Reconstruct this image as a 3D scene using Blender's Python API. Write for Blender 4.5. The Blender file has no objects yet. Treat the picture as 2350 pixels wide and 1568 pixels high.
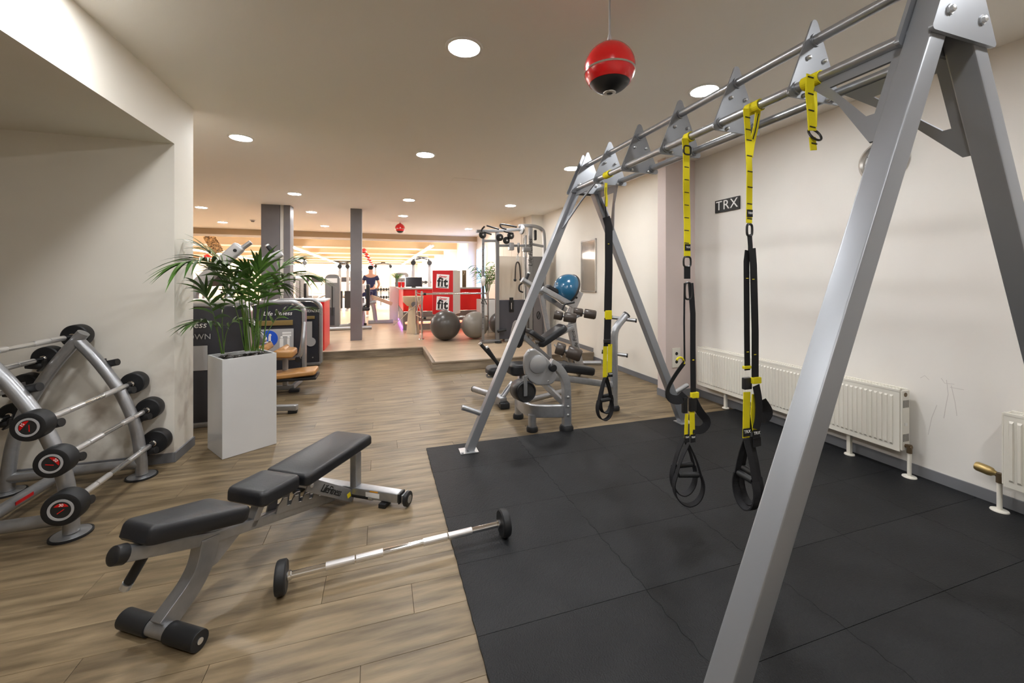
import bpy, bmesh, math, random
from mathutils import Vector, Matrix
random.seed(7)
PI = math.pi
sc = bpy.context.scene
col = sc.collection

# ------------------------------------------------------------ camera, world, exposure
CAM_H = 1.45; FPX = 930.0; CXP = 1175.0; HYP = 640.0; YAW = math.radians(18)
cd = bpy.data.cameras.new('camera'); cam = bpy.data.objects.new('camera', cd); col.objects.link(cam)
cam.location = (0, 0, CAM_H); cam.rotation_euler = (PI/2, 0, -YAW)
cd.sensor_width = 36; cd.lens = FPX/2350*36; cd.shift_y = -(784-HYP)/2350; cd.clip_start = .05; cd.clip_end = 200
sc.camera = cam
w = bpy.data.worlds.new('world'); sc.world = w; w.use_nodes = True
w.node_tree.nodes['Background'].inputs[0].default_value = (.9, .93, 1, 1)
w.node_tree.nodes['Background'].inputs[1].default_value = .15
sc.view_settings.view_transform = 'Standard'; sc.view_settings.look = 'None'
sc.view_settings.gamma = 1; sc.view_settings.use_curve_mapping = False
sc.view_settings.exposure = 1.3
sc.cycles.max_bounces = 10; sc.cycles.diffuse_bounces = 8; sc.cycles.caustics_reflective = False; sc.cycles.caustics_refractive = False
LAMP = 112.0        # brightness of a round ceiling lamp
TUBE = 54.0        # brightness of the hall's tube lamps

FWV = Vector((math.sin(YAW), math.cos(YAW), 0)); RTV = Vector((math.cos(YAW), -math.sin(YAW), 0))
def ray(px, py): return FWV + RTV*((px-CXP)/FPX) + Vector((0, 0, (HYP-py)/FPX))
CO = Vector((0, 0, CAM_H))
def Pz(px, py, z=0.): d = ray(px, py); return CO + d*((z-CAM_H)/d.z)
def Py(px, py, y): d = ray(px, py); return CO + d*(y/d.y)
def Px(px, py, x): d = ray(px, py); return CO + d*(x/d.x)

# ------------------------------------------------------------ mesh helpers
def V(*a): return Vector(a)
class MB:
    def __init__(s): s.v = []; s.f = []; s.sm = []
    def add(s, vs, fs, smooth=False):
        b = len(s.v); s.v += [Vector(p) for p in vs]
        s.f += [tuple(i+b for i in f) for f in fs]; s.sm += [smooth]*len(fs); return s
    def box(s, c, size, R=None):
        hx, hy, hz = [q/2 for q in size]; c = Vector(c)
        vs = [Vector((x, y, z)) for x in (-hx, hx) for y in (-hy, hy) for z in (-hz, hz)]
        if R is not None: vs = [R @ p for p in vs]
        return s.add([p+c for p in vs], [(0,1,3,2),(4,6,7,5),(0,4,5,1),(2,3,7,6),(0,2,6,4),(1,5,7,3)])
    def bb(s, a, b):
        a = Vector(a); b = Vector(b); return s.box((a+b)/2, [abs(q) for q in (b-a)])
    def loft(s, rings, closed=False, caps=True, smooth=True):
        n = len(rings[0]); vs = [p for r in rings for p in r]; fs = []
        m = len(rings)
        for i in range(m if closed else m-1):
            a = i*n; b = ((i+1) % m)*n
            for j in range(n): k = (j+1) % n; fs.append((a+j, a+k, b+k, b+j))
        s.add(vs, fs, smooth)
        if caps and not closed:
            s.add(rings[0], [tuple(range(n))[::-1]]); s.add(rings[-1], [tuple(range(n))])
        return s
    def tube(s, path, r, n=12, closed=False, up=None, sec=None, caps=True, smooth=None):
        path = [Vector(p) for p in path]; m = len(path); rings = []
        rs = r if isinstance(r, (list, tuple)) else [r]*m
        tang = []
        for i in range(m):
            if closed: t = path[(i+1) % m]-path[i-1]
            else: t = path[min(i+1, m-1)]-path[max(i-1, 0)]
            tang.append(t.normalized())
        u = Vector(up) if up is not None else (Vector((0, 0, 1)) if abs(tang[0].z) < .9 else Vector((0, 1, 0)))
        for i in range(m):
            t = tang[i]; u = (u-t*u.dot(t))
            if u.length < 1e-5: u = t.orthogonal()
            u.normalize(); sd = t.cross(u)
            if up is not None and not closed: pass
            if sec:
                sw, sh = sec
                pts = [(sw/2*rs[i], sh/2*rs[i]), (-sw/2*rs[i], sh/2*rs[i]), (-sw/2*rs[i], -sh/2*rs[i]), (sw/2*rs[i], -sh/2*rs[i])]
                rings.append([path[i]+sd*a+u*b for a, b in pts])
            else:
                rings.append([path[i]+sd*(rs[i]*math.cos(2*PI*k/n))+u*(rs[i]*math.sin(2*PI*k/n)) for k in range(n)])
        return s.loft(rings, closed, caps, (not sec) if smooth is None else smooth)
    def cyl(s, a, b, r, r2=None, n=16): return s.tube([a, b], [r, r if r2 is None else r2], n)
    def lathe(s, prof, o, ax=(0, 0, 1), n=24, closed=False):
        ax = Vector(ax).normalized(); o = Vector(o); e1 = ax.orthogonal().normalized(); e2 = ax.cross(e1)
        rings = [[o+ax*z+e1*(max(r, 1e-4)*math.cos(2*PI*k/n))+e2*(max(r, 1e-4)*math.sin(2*PI*k/n)) for k in range(n)] for r, z in prof]
        return s.loft(rings, closed, not closed, True)
    def ball(s, c, r, n=28, m=14, sq=(1, 1, 1)):
        c = Vector(c); rings = []
        for i in range(m+1):
            a = -PI/2+PI*i/m; rr = max(math.cos(a), 1e-3)*r
            rings.append([c+Vector((rr*math.cos(2*PI*k/n)*sq[0], rr*math.sin(2*PI*k/n)*sq[1], r*math.sin(a)*sq[2])) for k in range(n)])
        return s.loft(rings, False, True, True)
    def prism(s, poly, o, ex, ey, t, smooth=False):
        o = Vector(o); ex = Vector(ex); ey = Vector(ey); ez = ex.cross(ey).normalized()
        lo = [o+ex*a+ey*b-ez*(t/2) for a, b in poly]; hi = [p+ez*t for p in lo]; n = len(poly)
        s.add(lo+hi, [tuple(range(n))[::-1], tuple(range(n, 2*n))])
        s.add(lo+hi, [(i, (i+1) % n, n+(i+1) % n, n+i) for i in range(n)], smooth); return s
    def ringplate(s, outer, inner, o, ex, ey, t):
        o = Vector(o); ex = Vector(ex); ey = Vector(ey); ez = ex.cross(ey).normalized(); n = len(outer)
        P = lambda L, k: [o+ex*a+ey*b+ez*k for a, b in L]
        A, B, C, D = P(outer, -t/2), P(inner, -t/2), P(outer, t/2), P(inner, t/2); vs = A+B+C+D; fs = []
        for i in range(n):
            j = (i+1) % n
            fs += [(i, n+i, n+j, j), (2*n+i, 2*n+j, 3*n+j, 3*n+i), (i, j, 2*n+j, 2*n+i), (n+i, 3*n+i, 3*n+j, n+j)]
        return s.add(vs, fs)
    def pad(s, o, ex, ey, ez, L, W, T, r=.02, taper=1.0, n=5, crown=0.0):
        """upholstered cushion: rounded-rectangle outline with rolled edges; o = centre of the underside"""
        o = Vector(o); ex = Vector(ex).normalized(); ey = Vector(ey).normalized(); ez = Vector(ez).normalized()
        def out(inset):
            pts = []; c = max(r*1.6-inset, .003)
            for (sx, sy, a0) in ((1, 1, 0), (-1, 1, 90), (-1, -1, 180), (1, -1, 270)):
                for k in range(n+1):
                    a = math.radians(a0+90*k/n); hx = L/2-inset-c; hy = W/2-inset-c
                    x = sx*hx+c*math.cos(a); y = sy*hy+c*math.sin(a)
                    y *= 1+(taper-1)*(x/L+.5); pts.append((x, y))
            return pts
        rings = []; prof = [(r*.5, 0), (0, r*.5), (0, T-r)]+[(r*(1-math.cos(a)), T-r+r*math.sin(a)) for a in (PI/8, PI/4, 3*PI/8, PI/2)]
        for ins, z in prof: rings.append([o+ex*a+ey*b+ez*z for a, b in out(ins)])
        m = len(rings[0]); top = rings[-1]; c = sum(top, Vector())/m
        rings.append([c+(p-c)*.6+ez*crown for p in top])
        return s.loft(rings, False, True, True)

def mesh_from(name, mb, mats, inv=None, bevel=0, seg=2, mi=None):
    me = bpy.data.meshes.new(name)
    vs = [(inv @ p if inv is not None else p) for p in mb.v]
    me.from_pydata(vs, [], mb.f); me.polygons.foreach_set('use_smooth', mb.sm)
    bm = bmesh.new(); bm.from_mesh(me)
    bmesh.ops.remove_doubles(bm, verts=bm.verts, dist=1e-6)
    bmesh.ops.recalc_face_normals(bm, faces=bm.faces)
    if bevel:
        es = [e for e in bm.edges if len(e.link_faces) == 2 and e.calc_face_angle(0) > .6]
        bmesh.ops.bevel(bm, geom=es, offset=bevel, segments=seg, affect='EDGES', profile=.5, clamp_overlap=True)
        for f in bm.faces: f.smooth = True
    bm.to_mesh(me); bm.free()
    if bevel or any(mb.sm):
        try: me.set_sharp_from_angle(angle=math.radians(40))
        except Exception: pass
    me.materials.append(mats); me.update(); return me

ROOTM = {}
def rootm(o):
    while o.parent is not None: o = o.parent
    return ROOTM.get(o.name, Matrix.Identity(4))
def thing(name, label, cat, loc=(0, 0, 0), rz=0, group=None):
    o = bpy.data.objects.new(name, None); col.objects.link(o); o.empty_display_size = .05
    o.location = loc; o.rotation_euler = (0, 0, rz); o['label'] = label; o['category'] = cat
    if group: o['group'] = group
    ROOTM[o.name] = Matrix.Translation(Vector(loc)) @ Matrix.Rotation(rz, 4, 'Z'); return o
def part(name, mb, mat, parent, label=None, bevel=0, local=False, seg=2):
    """mesh child; the coordinates in mb are world coordinates unless local"""
    inv = None if local else rootm(parent).inverted()
    o = bpy.data.objects.new(name, mesh_from(name, mb, M[mat], inv, bevel, seg)); col.objects.link(o); o.parent = parent
    if bevel: wn(o)
    if label: o['label'] = label
    return o
def solo(name, mb, mat, label, cat, loc=(0, 0, 0), group=None, bevel=0, seg=2):
    o = bpy.data.objects.new(name, mesh_from(name, mb, M[mat], Matrix.Translation(-Vector(loc)), bevel, seg)); col.objects.link(o)
    o.location = loc; o['label'] = label; o['category'] = cat
    if bevel: wn(o)
    if group: o['group'] = group
    return o
def struct(name, mb, mat, label=None, bevel=0, parent=None):
    o = bpy.data.objects.new(name, mesh_from(name, mb, M[mat], None, bevel)); col.objects.link(o)
    if bevel: wn(o)
    if parent is None: o['kind'] = 'structure'
    else: o.parent = parent
    if label: o['label'] = label
    return o
def wn(o):
    o.modifiers.new('normals', 'WEIGHTED_NORMAL').keep_sharp = True
def share(name, me, parent, loc=(0, 0, 0), rot=(0, 0, 0), scale=(1, 1, 1)):
    o = bpy.data.objects.new(name, me); col.objects.link(o); o.parent = parent
    o.location = loc; o.rotation_euler = rot; o.scale = scale; return o
def copy_tree(o, parent=None):
    c = o.copy(); col.objects.link(c); c.parent = parent
    for ch in list(o.children): copy_tree(ch, c)
    return c
def dup(root, loc, label, rz=None, group=None):
    c = copy_tree(root); c.location = loc; c['label'] = label
    if rz is not None: c.rotation_euler = (0, 0, rz)
    if group: c['group'] = group
    return c
def text(name, s, size, o, ex, ey, mat, parent, depth=.001, shear=0, spacing=1.0, align='CENTER', label=None, bold=0):
    """lettering as a thin solid, o = centre in world coordinates"""
    cu = bpy.data.curves.new(name, 'FONT'); cu.body = s; cu.size = size; cu.extrude = depth; cu.shear = shear
    cu.align_x = align; cu.align_y = 'CENTER'; cu.space_character = spacing; cu.resolution_u = 4; cu.offset = bold*size
    t = bpy.data.objects.new(name, cu); col.objects.link(t)
    bpy.context.view_layer.update()
    me = bpy.data.meshes.new_from_object(t.evaluated_get(bpy.context.evaluated_depsgraph_get()))
    bpy.data.objects.remove(t); bpy.data.curves.remove(cu)
    ex = Vector(ex).normalized(); ey = Vector(ey); ey = (ey-ex*ey.dot(ex)).normalized(); ez = ex.cross(ey); o = Vector(o)
    Mx = Matrix(((ex.x, ey.x, ez.x, o.x), (ex.y, ey.y, ez.y, o.y), (ex.z, ey.z, ez.z, o.z), (0, 0, 0, 1)))
    me.transform(rootm(parent).inverted() @ Mx); me.materials.clear(); me.materials.append(M[mat]); me.name = name
    ob = bpy.data.objects.new(name, me); col.objects.link(ob); ob.parent = parent
    if label: ob['label'] = label
    return ob
def arc(c, r, a0, a1, n, e1, e2):
    c = Vector(c); e1 = Vector(e1); e2 = Vector(e2)
    return [c+e1*(r*math.cos(math.radians(a0+(a1-a0)*i/n)))+e2*(r*math.sin(math.radians(a0+(a1-a0)*i/n))) for i in range(n+1)]
def smooth_path(pts, it=2):
    pts = [Vector(p) for p in pts]
    for _ in range(it):
        q = [pts[0]]
        for a, b in zip(pts, pts[1:]): q += [a*.75+b*.25, a*.25+b*.75]
        q.append(pts[-1]); pts = q
    return pts

# ------------------------------------------------------------ materials
M = {}
def mat(name, c, rough=.5, metal=0, spec=.5, emit=None, es=0, coat=0, alpha=1, trans=0):
    m = bpy.data.materials.new(name); m.use_nodes = True; b = m.node_tree.nodes['Principled BSDF']
    b.inputs['Base Color'].default_value = (*c, 1); b.inputs['Roughness'].default_value = rough
    b.inputs['Metallic'].default_value = metal; b.inputs['Specular IOR Level'].default_value = spec
    if emit: b.inputs['Emission Color'].default_value = (*emit, 1); b.inputs['Emission Strength'].default_value = es
    if coat: b.inputs['Coat Weight'].default_value = coat; b.inputs['Coat Roughness'].default_value = .15
    if trans: b.inputs['Transmission Weight'].default_value = trans
    M[name] = m; return m
def nodes(m): return m.node_tree.nodes, m.node_tree.links, m.node_tree.nodes['Principled BSDF']
def vary(name, c1, c2, scale=(1, 1, 1), nscale=4, detail=4, rough=None, bump=0, bscale=60, objrand=0, coord='Object', lo=.35, hi=.65):
    """noise-mixed colour and fine relief on an existing material"""
    m = M[name]; N, L, b = nodes(m)
    tc = N.new('ShaderNodeTexCoord'); mp = N.new('ShaderNodeMapping'); mp.inputs['Scale'].default_value = scale
    if objrand:
        oi = N.new('ShaderNodeObjectInfo'); mul = N.new('ShaderNodeVectorMath'); mul.operation = 'SCALE'; mul.inputs[0].default_value = (37, 53, 11)
        L.new(oi.outputs['Random'], mul.inputs['Scale']); L.new(mul.outputs[0], mp.inputs['Location'])
    L.new(tc.outputs[coord], mp.inputs['Vector'])
    nz = N.new('ShaderNodeTexNoise'); nz.inputs['Scale'].default_value = nscale; nz.inputs['Detail'].default_value = detail
    L.new(mp.outputs[0], nz.inputs['Vector'])
    rp = N.new('ShaderNodeValToRGB'); rp.color_ramp.elements[0].position = lo; rp.color_ramp.elements[1].position = hi
    rp.color_ramp.elements[0].color = (*c1, 1); rp.color_ramp.elements[1].color = (*c2, 1)
    L.new(nz.outputs['Fac'], rp.inputs['Fac'])
    out = rp.outputs['Color']
    if objrand:
        hs = N.new('ShaderNodeHueSaturation'); mr = N.new('ShaderNodeMapRange'); mr.inputs['To Min'].default_value = 1-objrand; mr.inputs['To Max'].default_value = 1+objrand
        L.new(oi.outputs['Random'], mr.inputs['Value']); L.new(mr.outputs[0], hs.inputs['Value']); L.new(out, hs.inputs['Color']); out = hs.outputs['Color']
    L.new(out, b.inputs['Base Color'])
    if bump:
        n2 = N.new('ShaderNodeTexNoise'); n2.inputs['Scale'].default_value = bscale; n2.inputs['Detail'].default_value = 3
        L.new(mp.outputs[0], n2.inputs['Vector'])
        bp = N.new('ShaderNodeBump'); bp.inputs['Strength'].default_value = bump; bp.inputs['Distance'].default_value = .004
        L.new(n2.outputs['Fac'], bp.inputs['Height']); L.new(bp.outputs[0], b.inputs['Normal'])
    return m

mat('wall_paint', (.78, .745, .69), .75); vary('wall_paint', (.82, .785, .71), (.86, .825, .75), nscale=1.5, bump=.05, bscale=40)
mat('wall_smudged', (.78, .745, .69), .75); vary('wall_smudged', (.82, .785, .71), (.86, .825, .75), nscale=1.5, bump=.05, bscale=40)
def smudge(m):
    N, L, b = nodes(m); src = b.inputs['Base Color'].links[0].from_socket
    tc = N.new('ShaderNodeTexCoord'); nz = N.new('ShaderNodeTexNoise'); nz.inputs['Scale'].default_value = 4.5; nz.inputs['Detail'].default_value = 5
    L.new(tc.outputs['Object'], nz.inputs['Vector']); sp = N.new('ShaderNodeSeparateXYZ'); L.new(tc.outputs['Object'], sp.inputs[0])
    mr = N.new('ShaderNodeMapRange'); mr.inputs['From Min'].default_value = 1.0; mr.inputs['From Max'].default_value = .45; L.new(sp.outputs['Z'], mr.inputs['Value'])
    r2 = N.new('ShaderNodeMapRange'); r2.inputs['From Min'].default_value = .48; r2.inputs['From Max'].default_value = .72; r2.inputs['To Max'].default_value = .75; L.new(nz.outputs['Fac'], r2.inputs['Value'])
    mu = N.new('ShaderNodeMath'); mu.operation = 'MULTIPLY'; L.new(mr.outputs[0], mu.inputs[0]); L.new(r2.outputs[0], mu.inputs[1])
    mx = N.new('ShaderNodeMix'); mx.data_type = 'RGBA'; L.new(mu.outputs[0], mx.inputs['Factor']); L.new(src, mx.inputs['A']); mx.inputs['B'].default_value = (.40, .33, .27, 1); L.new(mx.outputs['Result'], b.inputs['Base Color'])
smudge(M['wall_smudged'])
mat('scuff', (.58, .545, .52), .8)
mat('wall_scuffed', (.78, .745, .70), .75); vary('wall_scuffed', (.75, .72, .68), (.80, .78, .74), nscale=1.1, detail=6, bump=.05, bscale=40)
mat('pink_paint', (.62, .53, .50), .8); vary('pink_paint', (.60, .51, .48), (.64, .55, .52), nscale=1.2)
mat('ceiling_paint', (.88, .855, .80), .85)
mat('grey_base', (.17, .175, .19), .55)
mat('column_grey', (.16, .15, .155), .6); vary('column_grey', (.15, .14, .145), (.18, .17, .175), nscale=2)
mat('beam_tan', (.52, .40, .26), .8)
mat('hall_white', (.86, .80, .72), .8)
mat('wood_plank', (.4, .3, .2), .42); vary('wood_plank', (.092, .064, .033), (.265, .195, .112), scale=(1.1, 8, 1), nscale=2.6, detail=8, bump=.25, bscale=22, objrand=.08, lo=.28, hi=.70)
mat('wood_sheet', (.4, .3, .2), .33); vary('wood_sheet', (.36, .26, .17), (.54, .42, .29), scale=(1.1, 8, 1), nscale=2.6, detail=6, bump=.1, bscale=22, lo=.25, hi=.72)
mat('wood_edge', (.27, .21, .15), .5); vary('wood_edge', (.20, .155, .11), (.33, .265, .19), scale=(1, 1, 8), nscale=3)
mat('rubber_mat', (.022, .0225, .025), .52, spec=.22); vary('rubber_mat', (.0085, .009, .010), (.014, .0148, .0162), nscale=3, detail=6, bump=.9, bscale=150, objrand=.12, coord='Object')
mat('silver', (.46, .47, .49), .33, .75); vary('silver', (.38, .39, .41), (.42, .43, .45), nscale=30)
mat('rig_silver', (.31, .325, .35), .38, .6)
mat('silver_light', (.45, .455, .47), .36, .55)
mat('silver_dark', (.25, .25, .255), .38, .6)
mat('shroud_blue', (.062, .064, .082), .35)
mat('zinc', (.72, .74, .76), .3, .9)
mat('chrome', (.82, .82, .83), .07, 1)
mat('knurl', (.85, .85, .86), .28, .9)
mat('black_rubber', (.013, .0135, .015), .5, spec=.4)
mat('black_plastic', (.012, .012, .013), .38)
mat('black_vinyl', (.012, .0125, .015), .42, spec=.45); vary('black_vinyl', (.011, .0115, .014), (.015, .0155, .018), nscale=8, bump=.12, bscale=90)
mat('brown_roller', (.055, .042, .035), .35)
mat('tan_vinyl', (.42, .21, .065), .38)
mat('shroud_dark', (.035, .036, .045), .22, spec=.6)
mat('shroud_grey', (.22, .215, .215), .4, .3)
mat('frosted', (.78, .68, .56), .5)
mat('white_gloss', (.72, .72, .71), .22); vary('white_gloss', (.62, .625, .63), (.66, .665, .67), nscale=2)
mat('white_paint', (.80, .79, .76), .45)
mat('cream_enamel', (.76, .735, .66), .35)
mat('radiator_dark', (.16, .155, .14), .6)
mat('brass', (.42, .31, .13), .38, .8)
mat('brass_dark', (.17, .12, .07), .45, .7)
mat('yellow_web', (.72, .62, .015), .7, spec=.2)
mat('black_web', (.014, .014, .016), .75, spec=.25)
mat('print_black', (.012, .012, .012), .6)
mat('print_white', (.85, .85, .84), .5)
mat('print_grey', (.42, .42, .43), .5)
mat('print_yellow', (.85, .68, .02), .5)
mat('print_orange', (.75, .33, .02), .5)
mat('print_blue', (.02, .10, .62), .4)
mat('red_paint', (.62, .006, .008), .2, coat=.6)
mat('red_panel', (.80, .012, .010), .35)
mat('red_dark', (.55, .010, .014), .45)
mat('counter_grey', (.20, .18, .16), .45)
mat('counter_top', (.45, .44, .42), .3)
mat('ball_dark', (.075, .068, .062), .28)
mat('ball_grey', (.26, .24, .21), .32)
mat('ball_blue', (.012, .10, .20), .2, coat=.4)
mat('leaf', (.03, .085, .012), .38); vary('leaf', (.028, .085, .012), (.085, .185, .028), scale=(1, 1, 1), nscale=7, objrand=.25)
mat('leaf_far', (.10, .30, .03), .45); vary('leaf_far', (.06, .22, .02), (.16, .38, .05), nscale=5, objrand=.2)
mat('stem', (.075, .15, .02), .45)
mat('pebble', (.028, .025, .022), .35)
mat('soil', (.02, .015, .01), .9)
mat('beige', (.62, .50, .34), .45)
mat('screen', (.02, .02, .025), .15)
mat('skin', (.62, .34, .24), .6)
mat('navy', (.02, .025, .08), .8)
mat('mirror_panel', (.62, .58, .54), .18, .85)
mat('alu', (.60, .58, .55), .3, .85)
mat('door_beige', (.66, .57, .46), .5)
mat('pane_white', (.85, .84, .80), .3, emit=(1, .93, .82), es=.6)
mat('pane_blue', (.25, .45, .9), .3, emit=(.30, .55, 1.0), es=1.6)
mat('pane_day', (.9, .9, .9), .4, emit=(1, .96, .9), es=9)
mat('lamp_disc', (1, 1, 1), .5, emit=(.985, .99, 1), es=LAMP)
mat('lamp_tube', (1, 1, 1), .5, emit=(1, .945, .88), es=TUBE)
mat('led_violet', (.6, .2, 1), .5, emit=(.55, .12, 1), es=1.6)
mat('led_red', (1, .1, .05), .5, emit=(1, .06, .03), es=5)
mat('autumn', (.5, .3, .1), .5); vary('autumn', (.06, .03, .02), (.85, .62, .35), nscale=25, detail=4)
mat('led_strip_pink', (.55, .35, .4), .5)
# ------------------------------------------------------------ the setting
CEIL = 2.93; PLAT = .145
XR = 3.75
floor = struct('floor', MB().bb((-8, -2.5, -.12), (4.1, 7.95, -.006)), 'wood_edge', 'brown wood-look plank floor')
# planks: shared meshes, laid in rows along X with staggered ends
PW, PLN = .18, 1.22
def plank_mesh(L):
    m = MB().box((0, 0, -.004), (L-.0015, PW-.0012, .008)); return mesh_from('plank', m, M['wood_plank'], None, .0008, 1)
full = plank_mesh(PLN); cuts = {}
row = 0; y = .72
while y < 7.86:
    off = [(-.0), -.47, -.86, -.24, -.68][row % 5]; x = -3.05+off
    while x < 3.74:
        x0, x1 = x, min(x+PLN, 3.745); yc = y+PW/2
        vis = True
        if x0 > .40 and y+PW < 3.40: vis = False                    # under the rubber tiles
        if yc > 6.42 and x0 > .80: vis = False                      # under the step
        if 3.9 < yc < 4.37 and x1 < -1.6: vis = False
        if yc > 4.3 and x1 < -2.4: vis = False
        if x1 < (-2.75 if yc > 3 else -2.05) or (yc < 1.6 and x1 < -1.1): vis = False
        if vis and x1-x0 > .12:
            L = round(x1-x0, 3)
            if abs(L-PLN) < .005: me = full
            else:
                if L not in cuts: cuts[L] = plank_mesh(L)
                me = cuts[L]
            share('plank', me, floor, ((x0+x1)/2, yc, 0))
        x += PLN
    y += PW; row += 1
plat = struct('floor_platform', MB().bb((-12, 7.9, -.1), (3.3, 40, PLAT)).bb((.79, 6.4, -.1), (3.75, 7.9, PLAT)), 'wood_sheet', 'raised wood-look floor of the back gym area')
struct('step_riser', MB().bb((-6, 7.885, 0), (.79, 7.9, PLAT-.02)).bb((.775, 6.385, 0), (.79, 7.885, PLAT-.02)).bb((.79, 6.385, 0), (3.72, 6.4, PLAT-.02)), 'wood_edge', 'wood board on the front of the step', parent=plat)
struct('step_nosing', MB().bb((-6, 7.875, PLAT-.02), (.765, 7.93, PLAT+.004)).bb((.765, 6.375, PLAT-.02), (.82, 7.93, PLAT+.004)).bb((.82, 6.375, PLAT-.02), (3.6, 6.43, PLAT+.004)), 'wood_edge', 'pale edge strip of the step', .003, parent=plat)

struct('ceiling', MB().bb((-6, -2.5, CEIL), (4.1, 9.15, CEIL+.2)).bb((-12, 9.15, CEIL+.012), (4.1, 14.1, CEIL+.2)).bb((-12, 4.22, CEIL+.012), (-6, 9.15, CEIL+.2)), 'ceiling_paint')
struct('ceiling_hatch', MB().bb((1.02, 5.9, CEIL-.004), (1.55, 6.45, CEIL+.01)), 'ceiling_paint', 'square access panel in the ceiling', .002)
hc = struct('ceiling_hall', MB().bb((-12, 14.1, 3.35), (4.1, 40, 3.55)), 'hall_white')
for k in range(7):
    y = 14.1+4.0*k
    struct('beam_lit_underside', MB().bb((-12, y-.07, 2.70), (3.3, y+.0, 2.765)), 'hall_white', None, parent=hc)  # added white strip, imitates the bright light on the beam's underside
    struct('beam', MB().bb((-12, y, 2.74), (3.3, y+.32, 3.35)), 'beam_tan', None, parent=hc)
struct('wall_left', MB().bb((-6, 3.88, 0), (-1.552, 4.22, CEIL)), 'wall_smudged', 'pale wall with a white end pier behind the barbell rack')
struct('ceiling_bulkhead', MB().bb((-6, -2.5, 2.52), (-1.552, 3.88, CEIL)), 'wall_paint', 'lowered white ceiling box over the barbell rack')
wr = struct('wall_right', MB().bb((XR, -2.5, 0), (4.1, 4.2, CEIL)), 'wall_scuffed', 'pale scuffed wall behind the radiators')
for pts in (((2172, 872), (2176, 905), (2170, 935), (2166, 960)), ((2183, 885), (2192, 925), (2196, 955)), ((2130, 998), (2138, 960), (2150, 930)), ((2180, 889), (2212, 895)), ((2112, 868), (2122, 862), (2132, 872)), ((2160, 868), (2168, 880), (2190, 882))):
    struct('scuff_mark', MB().tube([Px(p[0], p[1], XR-.0004) for p in pts], 1, up=(1, 0, 0), sec=(.003, .0006)), 'scuff', None, parent=wr)
struct('wall_pier', MB().bb((3.31, 4.12, 0), (XR+.02, 4.27, CEIL)), 'pink_paint', 'narrow pinkish wall pier beside the radiator')
struct('wall_right_back', MB().bb((3.6, 4.27, 0), (4.1, 8.76, CEIL)), 'wall_paint')
struct('wall_pilaster', MB().bb((3.32, 8.76, 0), (4.1, 9.2, CEIL)), 'wall_paint')
struct('wall_hall_right', MB().bb((3.27, 9.2, 0), (4.1, 40, 3.5)), 'hall_white')
struct('wall_back', MB().bb((-6, -2.7, 0), (4.1, -2.5, CEIL)), 'wall_paint')
struct('wall_alcove', MB().bb((-6.1, -2.5, 0), (-6, 4.38, CEIL)), 'wall_paint')
struct('wall_hall_left', MB().bb((-12.2, 4.2, 0), (-12, 40, 3.55)), 'hall_white')
struct('wall_hall_near', MB().bb((-12.2, 4.1, 0), (-6, 4.38, CEIL)), 'hall_white')
struct('wall_hall_end', MB().bb((-12.2, 40, 0), (4.1, 40.2, 3.55)), 'hall_white')
BH = .075
struct('baseboard_right', MB().bb((XR-.012, -2.5, 0), (XR, 4.12, BH+.01)), 'grey_base', None, .002)
struct('baseboard_pier', MB().bb((3.298, 4.108, 0), (XR, 4.12, BH+.01)).bb((3.298, 4.108, 0), (3.31, 4.27, BH+.01)), 'grey_base')
struct('baseboard_right_back', MB().bb((3.588, 4.27, 0), (3.6, 6.38, BH)).bb((3.588, 6.4, PLAT), (3.6, 8.76, PLAT+BH)), 'grey_base', None, .002)
struct('baseboard_left', MB().bb((-6, 3.866, 0), (-1.54, 3.88, BH)).bb((-1.552, 3.866, 0), (-1.538, 4.22, BH)), 'grey_base', None, .002)
# grey columns on the platform
def column(n, x0, x1, y0, y1, lab):
    struct(n, MB().bb((x0, y0, 0), (x1, y1, CEIL+.02)), 'column_grey', lab, .004)
column('column_narrow', -.60, -.375, 9.16, 9.45, 'slim dark grey square column in the middle of the opening')
column('column_wide', -2.245, -1.92, 9.16, 9.5, 'broad dark grey column behind the palm')
column('column_side', -1.845, -1.73, 9.16, 9.5, 'dark grey half of the double column, right of the pale gap')
struct('column_infill', MB().bb((-1.92, 9.22, 0), (-1.845, 9.44, CEIL+.02)), 'hall_white', 'pale strip between the two dark grey columns')
# hall side: pilasters, windows, doors
for k in range(7):
    y = 14.1+4.0*k
    struct('pilaster', MB().bb((2.95, y, PLAT), (3.27, y+.32, 2.74)), 'hall_white', None, .01, parent=hc)
def window(n, y0, y1, z0, z1, nv, nh, pane, lab):
    x = 3.27
    wobj = struct('window_%d' % n, MB().bb((x-.05, y0, z0-.05), (x, y1, z0)).bb((x-.05, y0, z1), (x, y1, z1+.05)).bb((x-.05, y0-.05, z0-.05), (x, y0, z1+.05)).bb((x-.05, y1, z0-.05), (x, y1+.05, z1+.05)), 'white_paint', lab)
    dy = (y1-y0)/nv; dz = (z1-z0)/nh
    for i in range(1, nv): struct('mullion', MB().bb((x-.045, y0+dy*i-.02, z0), (x-.002, y0+dy*i+.02, z1)), 'white_paint', parent=wobj)
    for j in range(1, nh): struct('transom', MB().bb((x-.04, y0, z0+dz*j-.02), (x-.004, y1, z0+dz*j+.02)), 'white_paint', parent=wobj)
    for i in range(nv):
        for j in range(nh): struct('pane', MB().bb((x-.012, y0+dy*i+.02, z0+dz*j+.02), (x-.004, y0+dy*(i+1)-.02, z0+dz*(j+1)-.02)), pane, parent=wobj)
window(1, 12.7, 13.95, .85, 2.45, 2, 2, 'pane_blue', 'window glowing blue behind the palm')
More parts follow.
